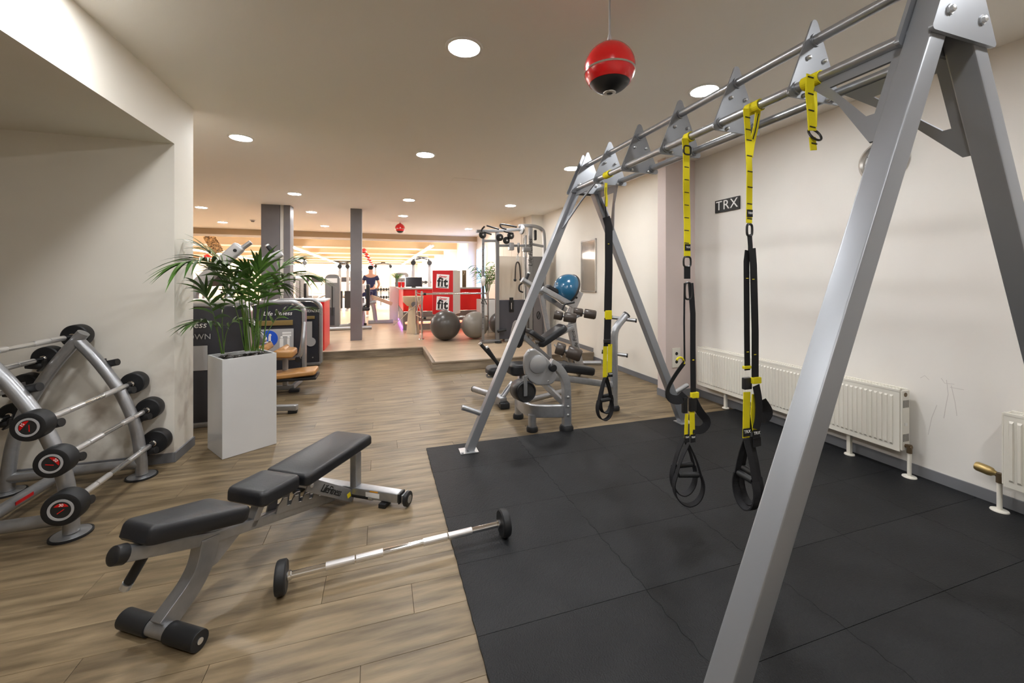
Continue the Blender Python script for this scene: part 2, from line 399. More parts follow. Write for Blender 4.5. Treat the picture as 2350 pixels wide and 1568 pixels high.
for k in range(5): window(2+k, 14.8+4*k, 17.7+4*k, 1.0, 2.5, 3, 2, 'pane_white', 'bright frosted window between hall pilasters, number %s from the reception' % ['first', 'second', 'third', 'fourth', 'fifth'][k])
for k in range(7): struct('window_%d' % (7+k), MB().bb((-11.5+2.1*k, 39.96, 2.2), (-9.6+2.1*k, 40, 3.05)), 'pane_day', 'bright high window strip in the far end wall')
cp = struct('wall_cladding', MB().bb((3.24, 9.2, PLAT), (3.27, 12.2, 2.72)), 'hall_white', 'pale cupboard panels along the wall behind the cable machine')
for i in range(4):
    for (z0, z1) in ((PLAT+.02, 1.75), (1.77, 2.7)): struct('panel', MB().bb((3.222, 9.22+.74*i, z0), (3.245, 9.22+.74*i+.725, z1)), 'door_beige', None, .003, parent=cp)

# rubber tiles
mt = thing('rubber_floor_mat', 'black rubber puzzle-tile mat covering the floor under the suspension rig', 'mat', (2.0, 1.9, 0))
xs = [.37, 1.17, 1.82, 2.47, 3.12, 3.735]; ys = [.02, .30, .73, 1.16, 1.59, 2.02, 2.44, 3.04, 3.50]
def wavy(x, y0, y1, amp, edge):
    n = max(4, int((y1-y0)/.045)); pts = []
    for i in range(n+1):
        t = i/n; yy = y0+(y1-y0)*t; a = 0
        if 0 < i < n: a = amp*(1 if i % 2 else -1)
        pts.append((x+a, yy))
    return pts
for i in range(5):
    for j in range(8):
        g = .0012; x0, x1, y0, y1 = xs[i], xs[i+1], ys[j]+g, ys[j+1]-g
        Lf = wavy(x0, y0, y1, .0012 if i == 0 else .007, 0); Rt = wavy(x1, y0, y1, .007 if i < 4 else 0, 1)
        Lf = [(a+g, b) for a, b in Lf]; Rt = [(a-g, b) for a, b in Rt]
        poly = Lf[::-1]+Rt
        part('rubber_tile', MB().prism(poly, (0, 0, .006), (1, 0, 0), (0, 1, 0), .0115), 'rubber_mat', mt, None)

# round ceiling lamps
def downlight():
    t = thing('ceiling_light', '', 'ceiling light', (0, 0, 0), 0, 'round recessed ceiling lights')
    part('trim_ring', MB().lathe([(.1, 0), (.1, -.008), (.118, -.008), (.122, 0)], (0, 0, 0), n=40, closed=True), 'white_paint', t, local=True)
    part('diffuser', MB().lathe([(.1005, -.002), (.1005, -.005), (.098, -.006)], (0, 0, 0), n=40), 'lamp_disc', t, local=True)
    return t
DL = [(.51, 2.56, 'round ceiling light largest and nearest, left of the big red pendant'), (2.42, 2.56, 'round ceiling light half behind the top tube of the silver rig'),
 (-1.39, 4.92, 'round ceiling light beside the white wall pier'), (.51, 4.91, 'round ceiling light in the middle of the ceiling behind the nearest one'),
 (2.44, 4.91, 'round ceiling light at the far end of the rig tubes'), (-1.42, 7.87, 'round ceiling light in front of the double grey column'),
 (.51, 7.82, 'round ceiling light right of the slim grey column, on the near ceiling'), (2.50, 7.79, 'round ceiling light left of the rig, in front of the cable machine'),
 (-3.55, 10.04, 'round ceiling light right at the edge of the white wall pier'), (-1.46, 9.98, 'round ceiling light between the grey columns'),
 (.51, 9.92, 'round ceiling light just above the small red ball speaker'), (-3.95, 12.5, 'far round ceiling light above the palm, left of the grey columns'),
 (-1.49, 12.5, 'far round ceiling light between the grey columns, close above the beams'), (2.5, 11.9, 'far round ceiling light just above the cable machine pull-up handles'),
 (-1.39, .2, 'round ceiling light out of view over the barbell rack aisle'), (.51, .2, 'round ceiling light out of view above the camera'), (2.42, .2, 'round ceiling light out of view over the near end of the rig'),
 (-1.25, 2.35, 'round ceiling light out of view beside the lowered ceiling box')]
dl = downlight()
for i, (x, y, lab) in enumerate(DL):
    o = dl if i == 0 else copy_tree(dl)
    o.location = (x, y, CEIL+.012 if y > 9.15 else CEIL); o['label'] = lab
# long tube lamps hung in the hall
def tube_lamp(x, y0, y1, lab):
    t = thing('linear_pendant_lamp', lab, 'pendant lamp', (x, y0, 2.62), 0)
    part('housing', MB().bb((x-.07, y0, 2.63), (x+.07, y1, 2.67)), 'white_paint', t)
    part('tube', MB().bb((x-.06, y0+.01, 2.605), (x+.06, y1, 2.63)), 'lamp_tube', t)
    for k in range(5): part('wire', MB().cyl((x, y0+.15+k*4.5, 2.67), (x, y0+.15+k*4.5, 3.35 if y0+k*4.5 > 14.1 else CEIL), .004, n=6), 'print_grey', t)
tube_lamp(1.75, 14.6, 36, 'long bright tube lamp hanging in the hall right of the slim column')
tube_lamp(-3.1, 14.6, 36, 'long bright tube lamp hanging in the hall between the two grey columns')
tube_lamp(-7.2, 14.6, 36, 'long bright tube lamp hanging in the hall at far left above the palm')
# ------------------------------------------------------------ suspension rig
YF, YN = 3.34, .84; XM = 1.795
rig = thing('suspension_training_rig', 'tall silver A-frame rig with long overhead tubes and yellow hanging straps', 'exercise rig', (XM, 2.08, .012))
def leg_line(s, z): return XM+s*(1.095-(1.095-.035)*(z/2.40))
for yy in (YF, YN):
    for s in (-1, 1):
        part('leg', MB().tube([(leg_line(s, .016), yy, .016), (leg_line(s, 2.43), yy, 2.43)], 1, up=(0, 1, 0), sec=(.072, .075)), 'rig_silver', rig, None, .007)
        part('foot_plate', MB().box((leg_line(s, 0), yy-.01, .016), (.15, .12, .007)), 'zinc', rig, None, .001)
    for s in (-1, 1): part('foot_bolt', MB().lathe([(.012, 0), (.012, .008), (.006, .012)], (leg_line(s, 0)+s*-.06*-1, yy-.055, .019), n=6), 'zinc', rig)
for (x, z, n) in ((XM, 2.485, 'top_tube'), (XM-.108, 2.262, 'handle_tube'), (XM+.108, 2.262, 'handle_tube')):
    part(n, MB().cyl((x, YN-.02, z), (x, YF+.02, z), .0215, n=20), 'silver', rig)
def tri(h0, h1, hw, r=.018):
    pts = []
    for (cx, cz, a0, a1) in ((-hw+r, h0+r, 157, 270), (hw-r, h0+r, 270, 383), (0, h1-r, 23, 157)):
        for k in range(6): a = math.radians(a0+(a1-a0)*k/5); pts.append((cx+r*math.cos(a), cz+r*math.sin(a)))
    return pts
for yy in (2.92, 2.52, 2.10, 1.675, 1.27):
    p = part('spacer_plate', MB().prism(tri(2.222, 2.575, .157), (XM, yy, 0), (1, 0, 0), (0, 0, 1), .008), 'rig_silver', rig)
    for (x, z) in ((-.045, 2.40), (.05, 2.40), (-.07, 2.235), (.07, 2.235)): part('bolt', MB().lathe([(.010, 0), (.010, .010), (.005, .016)], (XM+x, yy-.004, z), (0, -1, 0), 8), 'zinc', p)
    for (x, z) in ((0, 2.485), (-.108, 2.262), (.108, 2.262)): part('collar', MB().lathe([(.022, -.012), (.029, -.012), (.029, .012), (.022, .012)], (XM+x, yy, z), (0, 1, 0), 20, True), 'rig_silver', p)
for yy, s in ((YN, -1), (YF, -1), (YF, 1)):
    y2 = yy+s*.044
    p = part('end_plate', MB().prism(tri(2.225, 2.60, .168, .012), (XM, y2, 0), (1, 0, 0), (0, 0, 1), .012), 'rig_silver', rig)
    for x in (-.085, .085):
        b = part('bolt', MB().lathe([(.017, 0), (.017, .005), (.011, .005), (.011, .012), (.008, .014)], (XM+x, y2+s*.006, 2.30), (0, s, 0), 6), 'zinc', p)
part('end_plate', MB().prism(tri(2.225, 2.60, .168, .012), (XM, YN+.044, 0), (1, 0, 0), (0, 0, 1), .012), 'rig_silver', rig)
for yy, s in ((YN, 1), (YF, -1)):
    for sx in (-1, 1):
        A = V(leg_line(sx, 2.25), 0, 2.25); C = V(leg_line(sx, 1.90), 0, 1.90); ez = (A-C).normalized()
        o = V(A.x, yy+s*.04, 2.25); L = (A-C).length
        outer = [(0, 0), (.17, 0), (.345, 0), (.19, -.155), (.03, -L), (0, -L)]
        inner = [(.04, -.06), (.14, -.06), (.24, -.06), (.15, -.165), (.065, -.268), (.04, -.268)]
        part('gusset', MB().ringplate(outer, inner, o, (0, s, 0), ez, .008), 'rig_silver', rig)
for s in (-1, 1):
    a = V(leg_line(s, .30), YF, .30); d = V(s*.92, 0, .39).normalized()
    q = part('storage_peg', MB().cyl(a+d*.03, a+d*.20, .022, n=18), 'silver', rig)
    part('peg_cap', MB().cyl(a+d*.20, a+d*.205, .019, n=18), 'zinc', q)

# ------------------------------------------------------------ strap trainers
XB, ZB = XM-.108, 2.262
def pw(y, *pp): return [Py(a, b, y) for a, b in pp]
def ribbon(path, wd, up, th=.0035, it=0):
    path = smooth_path(path, it) if it else path
    return MB().tube(path, 1, up=up, sec=(wd, th))
def barloop(t, y, mat_='yellow_web', n=2, wd=.042):
    for k in range(n):
        yy = y+(k-(n-1)/2)*.03+.01
        part('bar_wrap', MB().tube(arc((XB, yy, ZB), .0255, 0, 360, 20, (1, 0, 0), (0, 0, 1))[:-1], 1, closed=True, up=(1, 0, 0), sec=(wd, .005)), mat_, t)
def marks(t, y, pts, wd=.03):
    for a, b in pts:
        c = Py(a, b, y); part('stitch_mark', MB().box(c+V(0, -.0035, 0), (wd, .0015, .004), Matrix.Rotation(.06, 3, 'Y')), 'print_black', t)
def ring_link(t, y, px, py, w, h, mat_='black_plastic'):
    c = Py(px, py, y); pts = []
    for k in range(20):
        a = 2*PI*k/20; pts.append(c+V(w/2*math.copysign(abs(math.cos(a))**.6, math.cos(a)), 0, h/2*math.copysign(abs(math.sin(a))**.6, math.sin(a))))
    return part('carabiner', MB().tube(pts, .0055, 8, closed=True), mat_, t)
def handle(t, y, cx, top, grip, bot, hw, ang, dy=0):
    e = V(math.cos(ang), math.sin(ang), 0); n = V(-math.sin(ang), math.cos(ang), 0)
    C = Py(cx, grip, y)+V(0, dy, 0); T = Py(cx, top, y)+V(0, dy, 0); B = Py(cx, bot, y)+V(0, dy, 0)
    g1, g2 = C-e*hw, C+e*hw
    h = part('handle', MB().tube([C-e*hw*.8, C+e*hw*.8], .0155, 14), 'black_rubber', t)
    for g in (g1, g2): part('handle_strap', ribbon([T, T*.5+g*.5+e*((g-C).dot(e)*.12), g], .03, n.cross((g-T).normalized()), it=1), 'black_web', h)
    loop = [g1]+[C*(1-f)+B*f+e*(hw*1.18*c) for f, c in ((.3, -1.05), (.65, -.95), (.9, -.6), (1, -.15), (1, .15), (.9, .6), (.65, .95), (.3, 1.05))]+[g2]
    m = MB(); lp = smooth_path(loop, 2); rings = []
    for i, p in enumerate(lp):
        q = (lp[min(i+1, len(lp)-1)]-lp[max(i-1, 0)]).normalized(); r_ = n.cross(q).normalized()*.003; w_ = n*.019
        rings.append([p+r_+w_, p+r_-w_, p-r_-w_, p-r_+w_])
    part('foot_cradle', m.loft(rings, False, True, False), 'black_web', h)
UP = (0, 1, 0)
# far strap
y = 2.76
t = thing('strap_trainer', 'strap trainer farthest along the rig, black webbing with short yellow top', 'strap trainer', (XB, y, ZB), group='strap trainers on the rig')
barloop(t, y)
part('anchor_strap', ribbon(pw(y, (1391, 420), (1390, 440), (1392, 458), (1391, 474)), .022, UP), 'yellow_web', t)
part('cord', ribbon(pw(y, (1391, 430), (1389, 470), (1391, 500)), .010, (0, .9, .1)), 'black_web', t)
part('main_strap', ribbon(pw(y, (1391, 498), (1397, 520), (1397, 620), (1395, 715)), .066, UP), 'black_web', t)
part('stitch_mark', MB().box(Py(1396, 560, y)+V(0, -.004, 0), (.012, .002, .004)), 'print_yellow', t)
part('keeper', MB().box(Py(1396, 723, y), (.056, .02, .07)), 'yellow_web', t, None, .004)
part('main_strap', ribbon(pw(y, (1395, 730), (1393, 795)), .06, UP), 'black_web', t)
part('buckle', MB().box(Py(1392, 783, y)+V(0, -.008, 0), (.06, .016, .03)), 'black_plastic', t, None, .004)
part('lower_strap', ribbon(pw(y, (1389, 795), (1388, 866)), .035, UP), 'yellow_web', t)
part('lower_strap', ribbon(pw(y, (1400, 790), (1399, 862)), .038, (0, 1, .05)), 'yellow_web', t)
p = part('tag', MB().box(Py(1400, 860, y)+V(0, -.004, 0), (.04, .004, .035)), 'black_web', t)
text('tag_lettering', 'TRX', .018, Py(1400, 858, y)+V(0, -.0075, 0), (1, 0, 0), (0, 0, 1), 'print_white', p)
handle(t, y, 1388, 866, 918, 964, .06, .15); handle(t, y, 1397, 864, 912, 952, .055, .3, .04)
# second strap
y = 1.89
t = thing('strap_trainer', 'strap trainer in front of the pinkish wall pier, one foot loop swung to the left', 'strap trainer', (XB, y, ZB), group='strap trainers on the rig')
barloop(t, y, n=1)
ring_link(t, y, 1577, 345, .05, .05)
part('anchor_strap', ribbon(pw(y, (1572, 318), (1575, 350), (1575, 430), (1577, 520), (1577, 588)), .044, UP), 'yellow_web', t)
marks(t, y, [(1575, 355+i*29) for i in range(8)])
p = part('tag', MB().box(Py(1577, 568, y)+V(0, -.004, 0), (.036, .004, .036)), 'black_web', t)
text('tag_lettering', 'TRX', .016, Py(1577, 568, y)+V(0, -.0075, 0), (1, 0, 0), (0, 0, 1), 'print_white', p)
ring_link(t, y, 1577, 601, .05, .058)
part('main_strap', ribbon(pw(y, (1577, 612), (1577, 640)), .042, UP), 'black_web', t)
ring_link(t, y, 1579, 668, .045, .095)
part('main_strap', ribbon(pw(y, (1571, 650), (1570, 740), (1571, 830)), .010, UP), 'black_web', t)
part('main_strap', ribbon(pw(y, (1585, 650), (1590, 720), (1590, 800), (1591, 900)), .036, UP), 'black_web', t)
part('stitch_mark', MB().box(Py(1590, 826, y)+V(0, -.004, 0), (.012, .002, .006)), 'print_yellow', t)
part('hook', MB().tube(smooth_path(pw(y, (1553, 827), (1558, 820), (1567, 822), (1570, 835)), 2), .006, 8), 'yellow_web', t)
part('keeper', MB().box(Py(1594, 907, y), (.05, .02, .034)), 'yellow_web', t, None, .004)
for (nm, pts, wd) in (('swing_loop', ((1571, 832), (1550, 860), (1530, 895), (1535, 915), (1560, 920), (1572, 905)), .05), ('swing_loop', ((1590, 915), (1605, 945), (1626, 968), (1612, 988), (1590, 986)), .045)):
    part(nm, ribbon(pw(y, *pts), wd, (0, .6, .5), it=2), 'black_web', t)
part('buckle', MB().box(Py(1571, 930, y), (.03, .02, .09)), 'black_plastic', t, None, .004)
part('buckle', MB().box(Py(1589, 928, y), (.045, .02, .08)), 'black_plastic', t, None, .004)
part('lower_strap', ribbon(pw(y, (1576, 950), (1574, 1005)), .022, (0, 1, 0)), 'yellow_web', t)
part('lower_strap', ribbon(pw(y, (1588, 940), (1589, 1000)), .034, UP), 'yellow_web', t)
for px_ in (1575, 1589):
    p = part('tag', MB().box(Py(px_, 1006, y)+V(0, -.004, 0), (.032, .004, .045)), 'black_web', t)
    text('tag_lettering', 'TRX', .014, Py(px_, 1003, y)+V(0, -.0075, 0), (1, 0, 0), (0, 0, 1), 'print_white', p)
handle(t, y, 1580, 1018, 1090, 1160, .07, -.3); handle(t, y, 1586, 1014, 1078, 1148, .065, -.1, .06)
# third strap, nearest full-length one
y = 1.463
t = thing('strap_trainer', 'nearest full-length strap trainer with two wide black webbings', 'strap trainer', (XB, y, ZB), group='strap trainers on the rig')
barloop(t, y, n=2)
part('anchor_strap', ribbon(pw(y, (1712, 250), (1716, 300), (1720, 400), (1719, 512)), .034, UP), 'yellow_web', t)
part('anchor_strap', ribbon(pw(y, (1740, 252), (1735, 290), (1726, 330), (1722, 360)), .03, (0, 1, .2)), 'yellow_web', t)
part('hook', MB().tube(smooth_path(pw(y, (1740, 262), (1733, 300), (1727, 320)), 1), .004, 8), 'black_plastic', t)
marks(t, y, [(1715, 270), (1716, 298), (1718, 322), (1719, 358), (1720, 394), (1720, 430), (1719, 468), (1719, 502)])
p = part('tag', MB().box(Py(1719, 490, y)+V(0, -.004, 0), (.032, .004, .034)), 'black_web', t)
text('tag_lettering', 'TRX', .015, Py(1719, 490, y)+V(0, -.0075, 0), (1, 0, 0), (0, 0, 1), 'print_white', p)
ring_link(t, y, 1720, 528, .032, .055)
part('main_strap', ribbon(pw(y, (1720, 538), (1722, 565), (1722, 600)), .026, UP), 'black_web', t)
part('main_strap', ribbon(pw(y, (1716, 575), (1713, 600), (1714, 760), (1715, 850)), .032, UP), 'black_web', t)
part('main_strap', ribbon(pw(y-.012, (1726, 570), (1729, 610), (1733, 760), (1733, 870)), .04, UP), 'black_web', t)
for a, b in ((1715, 639), (1729, 641), (1716, 808), (1733, 814)): part('stitch_mark', MB().box(Py(a, b, y-.02)+V(0, 0, 0), (.012, .002, .003)), 'print_yellow', t)
part('keeper', MB().box(Py(1714, 843, y), (.042, .016, .014)), 'yellow_web', t, None, .003)
part('keeper', MB().box(Py(1735, 873, y-.015), (.05, .02, .03)), 'yellow_web', t, None, .004)
part('buckle', MB().box(Py(1714, 880, y), (.045, .02, .055)), 'black_plastic', t, None, .004)
part('lower_strap', ribbon(pw(y, (1714, 900), (1713, 950), (1712, 1005)), .04, UP), 'yellow_web', t)
part('lower_strap', ribbon(pw(y, (1731, 905), (1728, 950), (1734, 1000)), .028, UP), 'yellow_web', t)
part('swing_loop', ribbon(pw(y-.02, (1735, 885), (1742, 920), (1741, 960), (1735, 985)), .04, UP, it=2), 'black_web', t)
part('swing_loop', ribbon(pw(y+.02, (1746, 920), (1763, 945), (1755, 960), (1742, 955), (1725, 975), (1738, 986)), .05, (0, .5, .5), it=2), 'black_web', t)
for a, b in ((1712, 992), (1734, 995)):
    p = part('tag', MB().box(Py(a, b, y-.006)+V(0, -.004, 0), (.042, .004, .036)), 'black_web', t)
    text('tag_lettering', 'TRX', .02, Py(a, b-2, y-.006)+V(0, -.0075, 0), (1, 0, 0), (0, 0, 1), 'print_white', p)
part('lower_strap', ribbon(pw(y, (1737, 1005), (1738, 1025)), .045, UP), 'black_web', t)
handle(t, y, 1712, 1008, 1095, 1168, .052, 1.5); handle(t, y, 1738, 1010, 1092, 1168, .052, 1.42, .04)
# short anchor
y = 1.19
t = thing('anchor_strap_short', 'short yellow anchor strap looped over the tube next to the near rig leg', 'strap', (XB, y, ZB), group='strap trainers on the rig')
barloop(t, y, n=2, wd=.04)
part('webbing', ribbon(pw(y-.03, (1860, 172), (1857, 215), (1861, 250), (1864, 300)), .042, UP), 'yellow_web', t)
part('webbing', ribbon(pw(y, (1867, 190), (1869, 240), (1868, 290)), .03, UP), 'yellow_web', t)
part('webbing_end', ribbon(pw(y-.03, (1864, 315), (1867, 345)), .034, UP), 'yellow_web', t)
marks(t, y-.03, [(1859, 178), (1859, 216), (1860, 254), (1863, 292), (1867, 330)])
part('ring', MB().tube(arc(Py(1870, 309, y-.03), .03, 0, 360, 20, (1, 0, 0), (0, .45, .89))[:-1], .0045, 8, closed=True), 'black_plastic', t)

# ------------------------------------------------------------ barbells
def barbell(R, T, L, name='fixed_barbell'):
    t = thing(name, '', 'barbell')
    part('bar', MB().cyl((-L/2+T, 0, 0), (L/2-T, 0, 0), .0155, n=20), 'chrome', t, local=True)
    for s in (-1, 1):
        part('knurled_grip', MB().cyl((s*.10, 0, 0), (s*.225, 0, 0), .0185, n=14), 'knurl', t, local=True)
        part('knurled_grip', MB().cyl((s*.232, 0, 0), (s*.36, 0, 0), .0185, n=14), 'knurl', t, local=True)
        x0 = s*(L/2-T)
        part('hub', MB().lathe([(.0125, 0), (.022, 0), (.022, .012), (.018, .016), (.0125, .016)], (x0-s*.004, 0, 0), (-s, 0, 0), 20), 'chrome', t, local=True)
        w_ = part('end_weight', MB().lathe([(.02, 0), (R-.008, 0), (R-.001, .006), (R, T*.3), (R, T-.014), (R-.004, T-.005), (R-.012, T-.002), (R*.68, T-.002), (R*.66, T-.005), (.01, T-.005)], (x0, 0, 0), (s, 0, 0), 40), 'black_rubber', t, local=True)
        part('silver_ring', MB().lathe([(R*.50, T-.006), (R*.50, T-.001), (R*.63, T-.001), (R*.63, T-.006)], (x0, 0, 0), (s, 0, 0), 36, True), 'print_grey', w_, local=True)
        part('badge', MB().lathe([(R*.49, T-.006), (R*.49, T-.003), (.002, T-.003)], (x0, 0, 0), (s, 0, 0), 36), 'print_black', w_, local=True)
    return t
bf = barbell(.073, .048, 1.144)
bf.location = (.112, 2.137, .0795); bf.rotation_euler = (0, -.011, math.atan2(.064, 1.094)); bf['label'] = 'chrome fixed barbell with black ends lying across floor and mat edge'

# ------------------------------------------------------------ adjustable bench
BO = V(-.84, 1.99, 0); BA = math.atan2(.837, .547); BU = V(math.cos(BA), math.sin(BA), 0); BV = V(BU.y, -BU.x, 0); ZZ = V(0, 0, 1)
def B(u, v, z): return BO+BU*u+BV*v+ZZ*z
def Bp(px, py, v=0):
    d = ray(px, py); t_ = (v+BO.dot(BV)-CO.dot(BV))/d.dot(BV); return CO+d*t_
bn = thing('weight_bench', 'adjustable black padded weight bench with silver frame in the foreground', 'bench', BO, BA)
sl = V(BU.x, BU.y, -.30).normalized(); nu = BV.cross(sl)*-1
if nu.z < 0: nu = -nu
part('main_beam', MB().tube([B(-.13, 0, .425), B(.2, 0, .285), B(1.0, 0, .055)], 1, up=ZZ, sec=(.05, .055)), 'silver', bn, None, .012)
part('beam_cap', MB().tube([B(-.165, 0, .440), B(-.16, 0, .438), B(-.128, 0, .4245)], [.024, .033, .036], 20), 'black_plastic', bn)
part('front_leg', MB().tube(smooth_path([B(.0, 0, .05), B(.05, 0, .085), B(.115, 0, .13), B(.165, 0, .2), B(.185, 0, .30)], 2), 1, up=BU, sec=(.058, .085)), 'silver', bn, None, .014)
part('leg_gusset', MB().prism([(0, 0), (.0, -.13), (.03, -.13), (.19, -.04)], B(.20, 0, .28), BU, ZZ, .012), 'silver', bn)
part('foot_bar', MB().cyl(B(0, -.2, .038), B(0, .2, .038), .031, n=20), 'silver', bn)
for s in (-1, 1):
    fp = part('foot_grip', MB().cyl(B(0, s*.05, .038), B(0, s*.205, .038), .0375, n=24), 'black_rubber', bn, None, .004)
    part('end_bolt', MB().cyl(B(0, s*.204, .038), B(0, s*.208, .038), .012, n=12), 'zinc', fp)
part('front_pad', MB().pad(B(.09, 0, .388), -V(BU.x, BU.y, -.31).normalized(), BV, V(BU.x*.31, BU.y*.31, 1), .41, .28, .07, .024, .62, crown=.006), 'black_vinyl', bn)
part('seat_pad', MB().pad(B(.485, 0, .332), V(-BU.x, -BU.y, .05), BV, V(BU.x*.05, BU.y*.05, 1), .24, .265, .072, .024, .92, crown=.004), 'black_vinyl', bn)
sb = V(BU.x, BU.y, .01).normalized()
part('back_pad', MB().pad(B(.925, 0, .318), sb, BV, V(-BU.x*.01, -BU.y*.01, 1), .60, .30, .066, .022, 1.0, crown=.004), 'black_vinyl', bn)
part('pad_rail', MB().tube([B(.42, 0, .318), B(.66, 0, .303), B(1.2, 0, .303)], 1, up=ZZ, sec=(.06, .03)), 'silver', bn, None, .006)
part('pad_hinge', MB().tube([B(.40, 0, .21), B(.47, 0, .325)], 1, up=BV, sec=(.04, .05)), 'silver', bn, None, .006)
part('rear_post', MB().tube([B(1.10, .10, .06), B(1.10, .10, .31)], 1, up=BU, sec=(.05, .06)), 'silver', bn, None, .01)
part('rear_bar', MB().tube([B(1.10, -.44, .062), B(1.10, .43, .062)], 1, up=ZZ, sec=(.07, .062)), 'silver', bn, None, .01)
for s in (-1, 1):
    part('bar_cap', MB().tube([B(1.10, s*.43, .062), B(1.10, s*.445, .062)], 1, up=ZZ, sec=(.074, .066)), 'black_plastic', bn, None, .008)
    part('rubber_foot', MB().box(B(1.08, s*.33, .014), (.075, .05, .028), Matrix.Rotation(BA, 3, 'Z')), 'black_rubber', bn, None, .006)
    wh = part('wheel', MB().lathe([(.012, -.014), (.04, -.014), (.046, -.009), (.046, .009), (.04, .014), (.012, .014)], B(1.11, s*.475, .05), BV, 28), 'black_rubber', bn)
    part('wheel_hub', MB().lathe([(.024, -.016), (.024, .016)], B(1.11, s*.475, .05), BV, 16), 'silver', wh)
    part('wheel_bracket', MB().box(B(1.115, s*.452, .055), (.07, .008, .05), Matrix.Rotation(BA, 3, 'Z')), 'silver', bn)
# adjustment ladder and link
lad = []
for i in range(5):
    x0 = .0+i*.085
    lad += [(x0, .065-.004*i), (x0+.028, .065-.004*i), (x0+.034, .022), (x0+.062, .022), (x0+.07, .05)]
poly = [(-.03, -.005)]+[(-.03, .03)]+lad+[(.46, .05), (.46, -.005)]
for v in (-.032, .032): part('ladder_plate', MB().prism(poly[::-1], B(.56, v, .205), sl, nu, .007), 'silver', bn)
LA, LB = Bp(706, 1112, .09), Bp(812, 1140, .09)
lk = part('support_link', MB().tube([LA, LB], 1, up=ZZ, sec=(.010, .072)), 'silver', bn, None, .004)
ld = (LB-LA).normalized()
text('lettering', 'LifeFitness', .06, LA.lerp(LB, .46)+BV*.0062, ld, V(0, 0, 1)-ld*ld.z, 'print_black', lk, .0008, .25, .85, bold=.006)
part('warning_sticker', MB().prism([(0, .024), (.024, 0), (0, -.024), (-.024, 0)], LA.lerp(LB, .86)+BV*.0062, ld, ZZ-ld*ld.z, .001), 'print_yellow', lk)
part('pivot_bolt', MB().lathe([(.012, 0), (.012, .006), (.006, .009)], LA.lerp(LB, .06)+BV*.005, BV, 10), 'zinc', lk)
hk = part('adjust_handle', MB().cyl(LB-ld*.02+ZZ*.012, LB-ld*.02+ZZ*.012+BV*.13, .016, n=16), 'black_rubber', bn)
part('handle_cap', MB().cyl(LB-ld*.02+ZZ*.012+BV*.13, LB-ld*.02+ZZ*.012+BV*.155, .018, n=16), 'zinc', hk)
part('sticker', MB().box(B(1.10+.0, .25, .062)+BU*-.0355, (.001, .10, .03), Matrix.Rotation(BA, 3, 'Z')), 'print_white', bn)
part('sticker', MB().box(B(1.10+.0, .26, .085)+BU*-.0355, (.001, .06, .008), Matrix.Rotation(BA, 3, 'Z')), 'print_orange', bn)
a, b = B(-.03, -.02, .385), Bp(290, 1345, -.09)
gr = part('front_handle', MB().cyl(a+(b-a)*.08, a+(b-a)*.88, .018, n=18), 'black_rubber', bn)
part('handle_cap', MB().cyl(a+(b-a)*.92, a+(b-a)*1.06, .019, n=18), 'zinc', gr)
part('handle_rod', MB().cyl(a-(b-a)*.05, a+(b-a)*.94, .010, n=12), 'brass_dark', gr)
# ------------------------------------------------------------ barbell rack and its barbells
rk = thing('barbell_rack', 'silver arched barbell rack with round feet against the left wall', 'rack', (-2.03, 3.3, 0))
AX = -2.03
def arch_pts(y, s): return [V(AX+s*a, y, z) for a, z in ((.368, .02), (.365, .15), (.335, .37), (.285, .53), (.23, .664), (.118, .86), (.0, 1.02))]
for y in (2.95, 3.66):
    for s in (1, -1):
        pts = smooth_path(arch_pts(y, s), 2)
        if s == -1: pts.append(pts[-1]+(pts[-1]-pts[-2]).normalized()*.06)
        part('arch_leg', MB().tube(pts, .036, 20, up=(0, 1, 0)), 'silver', rk)
        f = part('foot_disc', MB().lathe([(.02, .014), (.082, .010), (.084, .006)], (AX+s*.368, y, .004), n=36), 'silver', rk)
        part('rubber_rim', MB().lathe([(.084, 0), (.092, 0), (.092, .010), (.084, .012)], (AX+s*.368, y, .001), n=36, closed=True), 'black_rubber', f)
    part('base_tube', MB().cyl((AX-.37, y, .10), (AX+.36, y, .10), .034, n=20), 'silver', rk)
ct = part('cross_tube', MB().cyl((-2.10, 2.95, .10), (-2.10, 3.66, .10), .036, n=20), 'silver', rk)
part('badge', MB().box((-2.063, 3.27, .11), (.003, .13, .02)), 'red_dark', ct)
slots = [(-1.78, .665), (-1.685, .46), (-1.645, .205)]
lslots = [(-2.10, 1.035), (-2.26, .885), (-2.375, .70), (-2.44, .50)]
def peg(y, x, z, s):
    o = V(x-s*.02, y+.045, z-.046); e = V(x+s*.06, y+.03, z-.03)
    p = part('bar_peg', MB().cyl(o, e, .025, n=16), 'black_plastic', rk, None, .003)
    part('peg_bracket', MB().tube([o+V(-s*.012, 0, .04), o+V(-s*.006, 0, -.0), o+V(s*.02, 0, -.03)], 1, up=(0, 1, 0), sec=(.012, .045)), 'black_plastic', p)
for y in (2.95, 3.66):
    for (x, z) in slots+[(-1.875, .875)]: peg(y, x, z, 1)
    for (x, z) in lslots[1:]: peg(y, x, z, -1)
nums = ['15', '20', '30']
places = ['uppermost', 'middle', 'lowest']
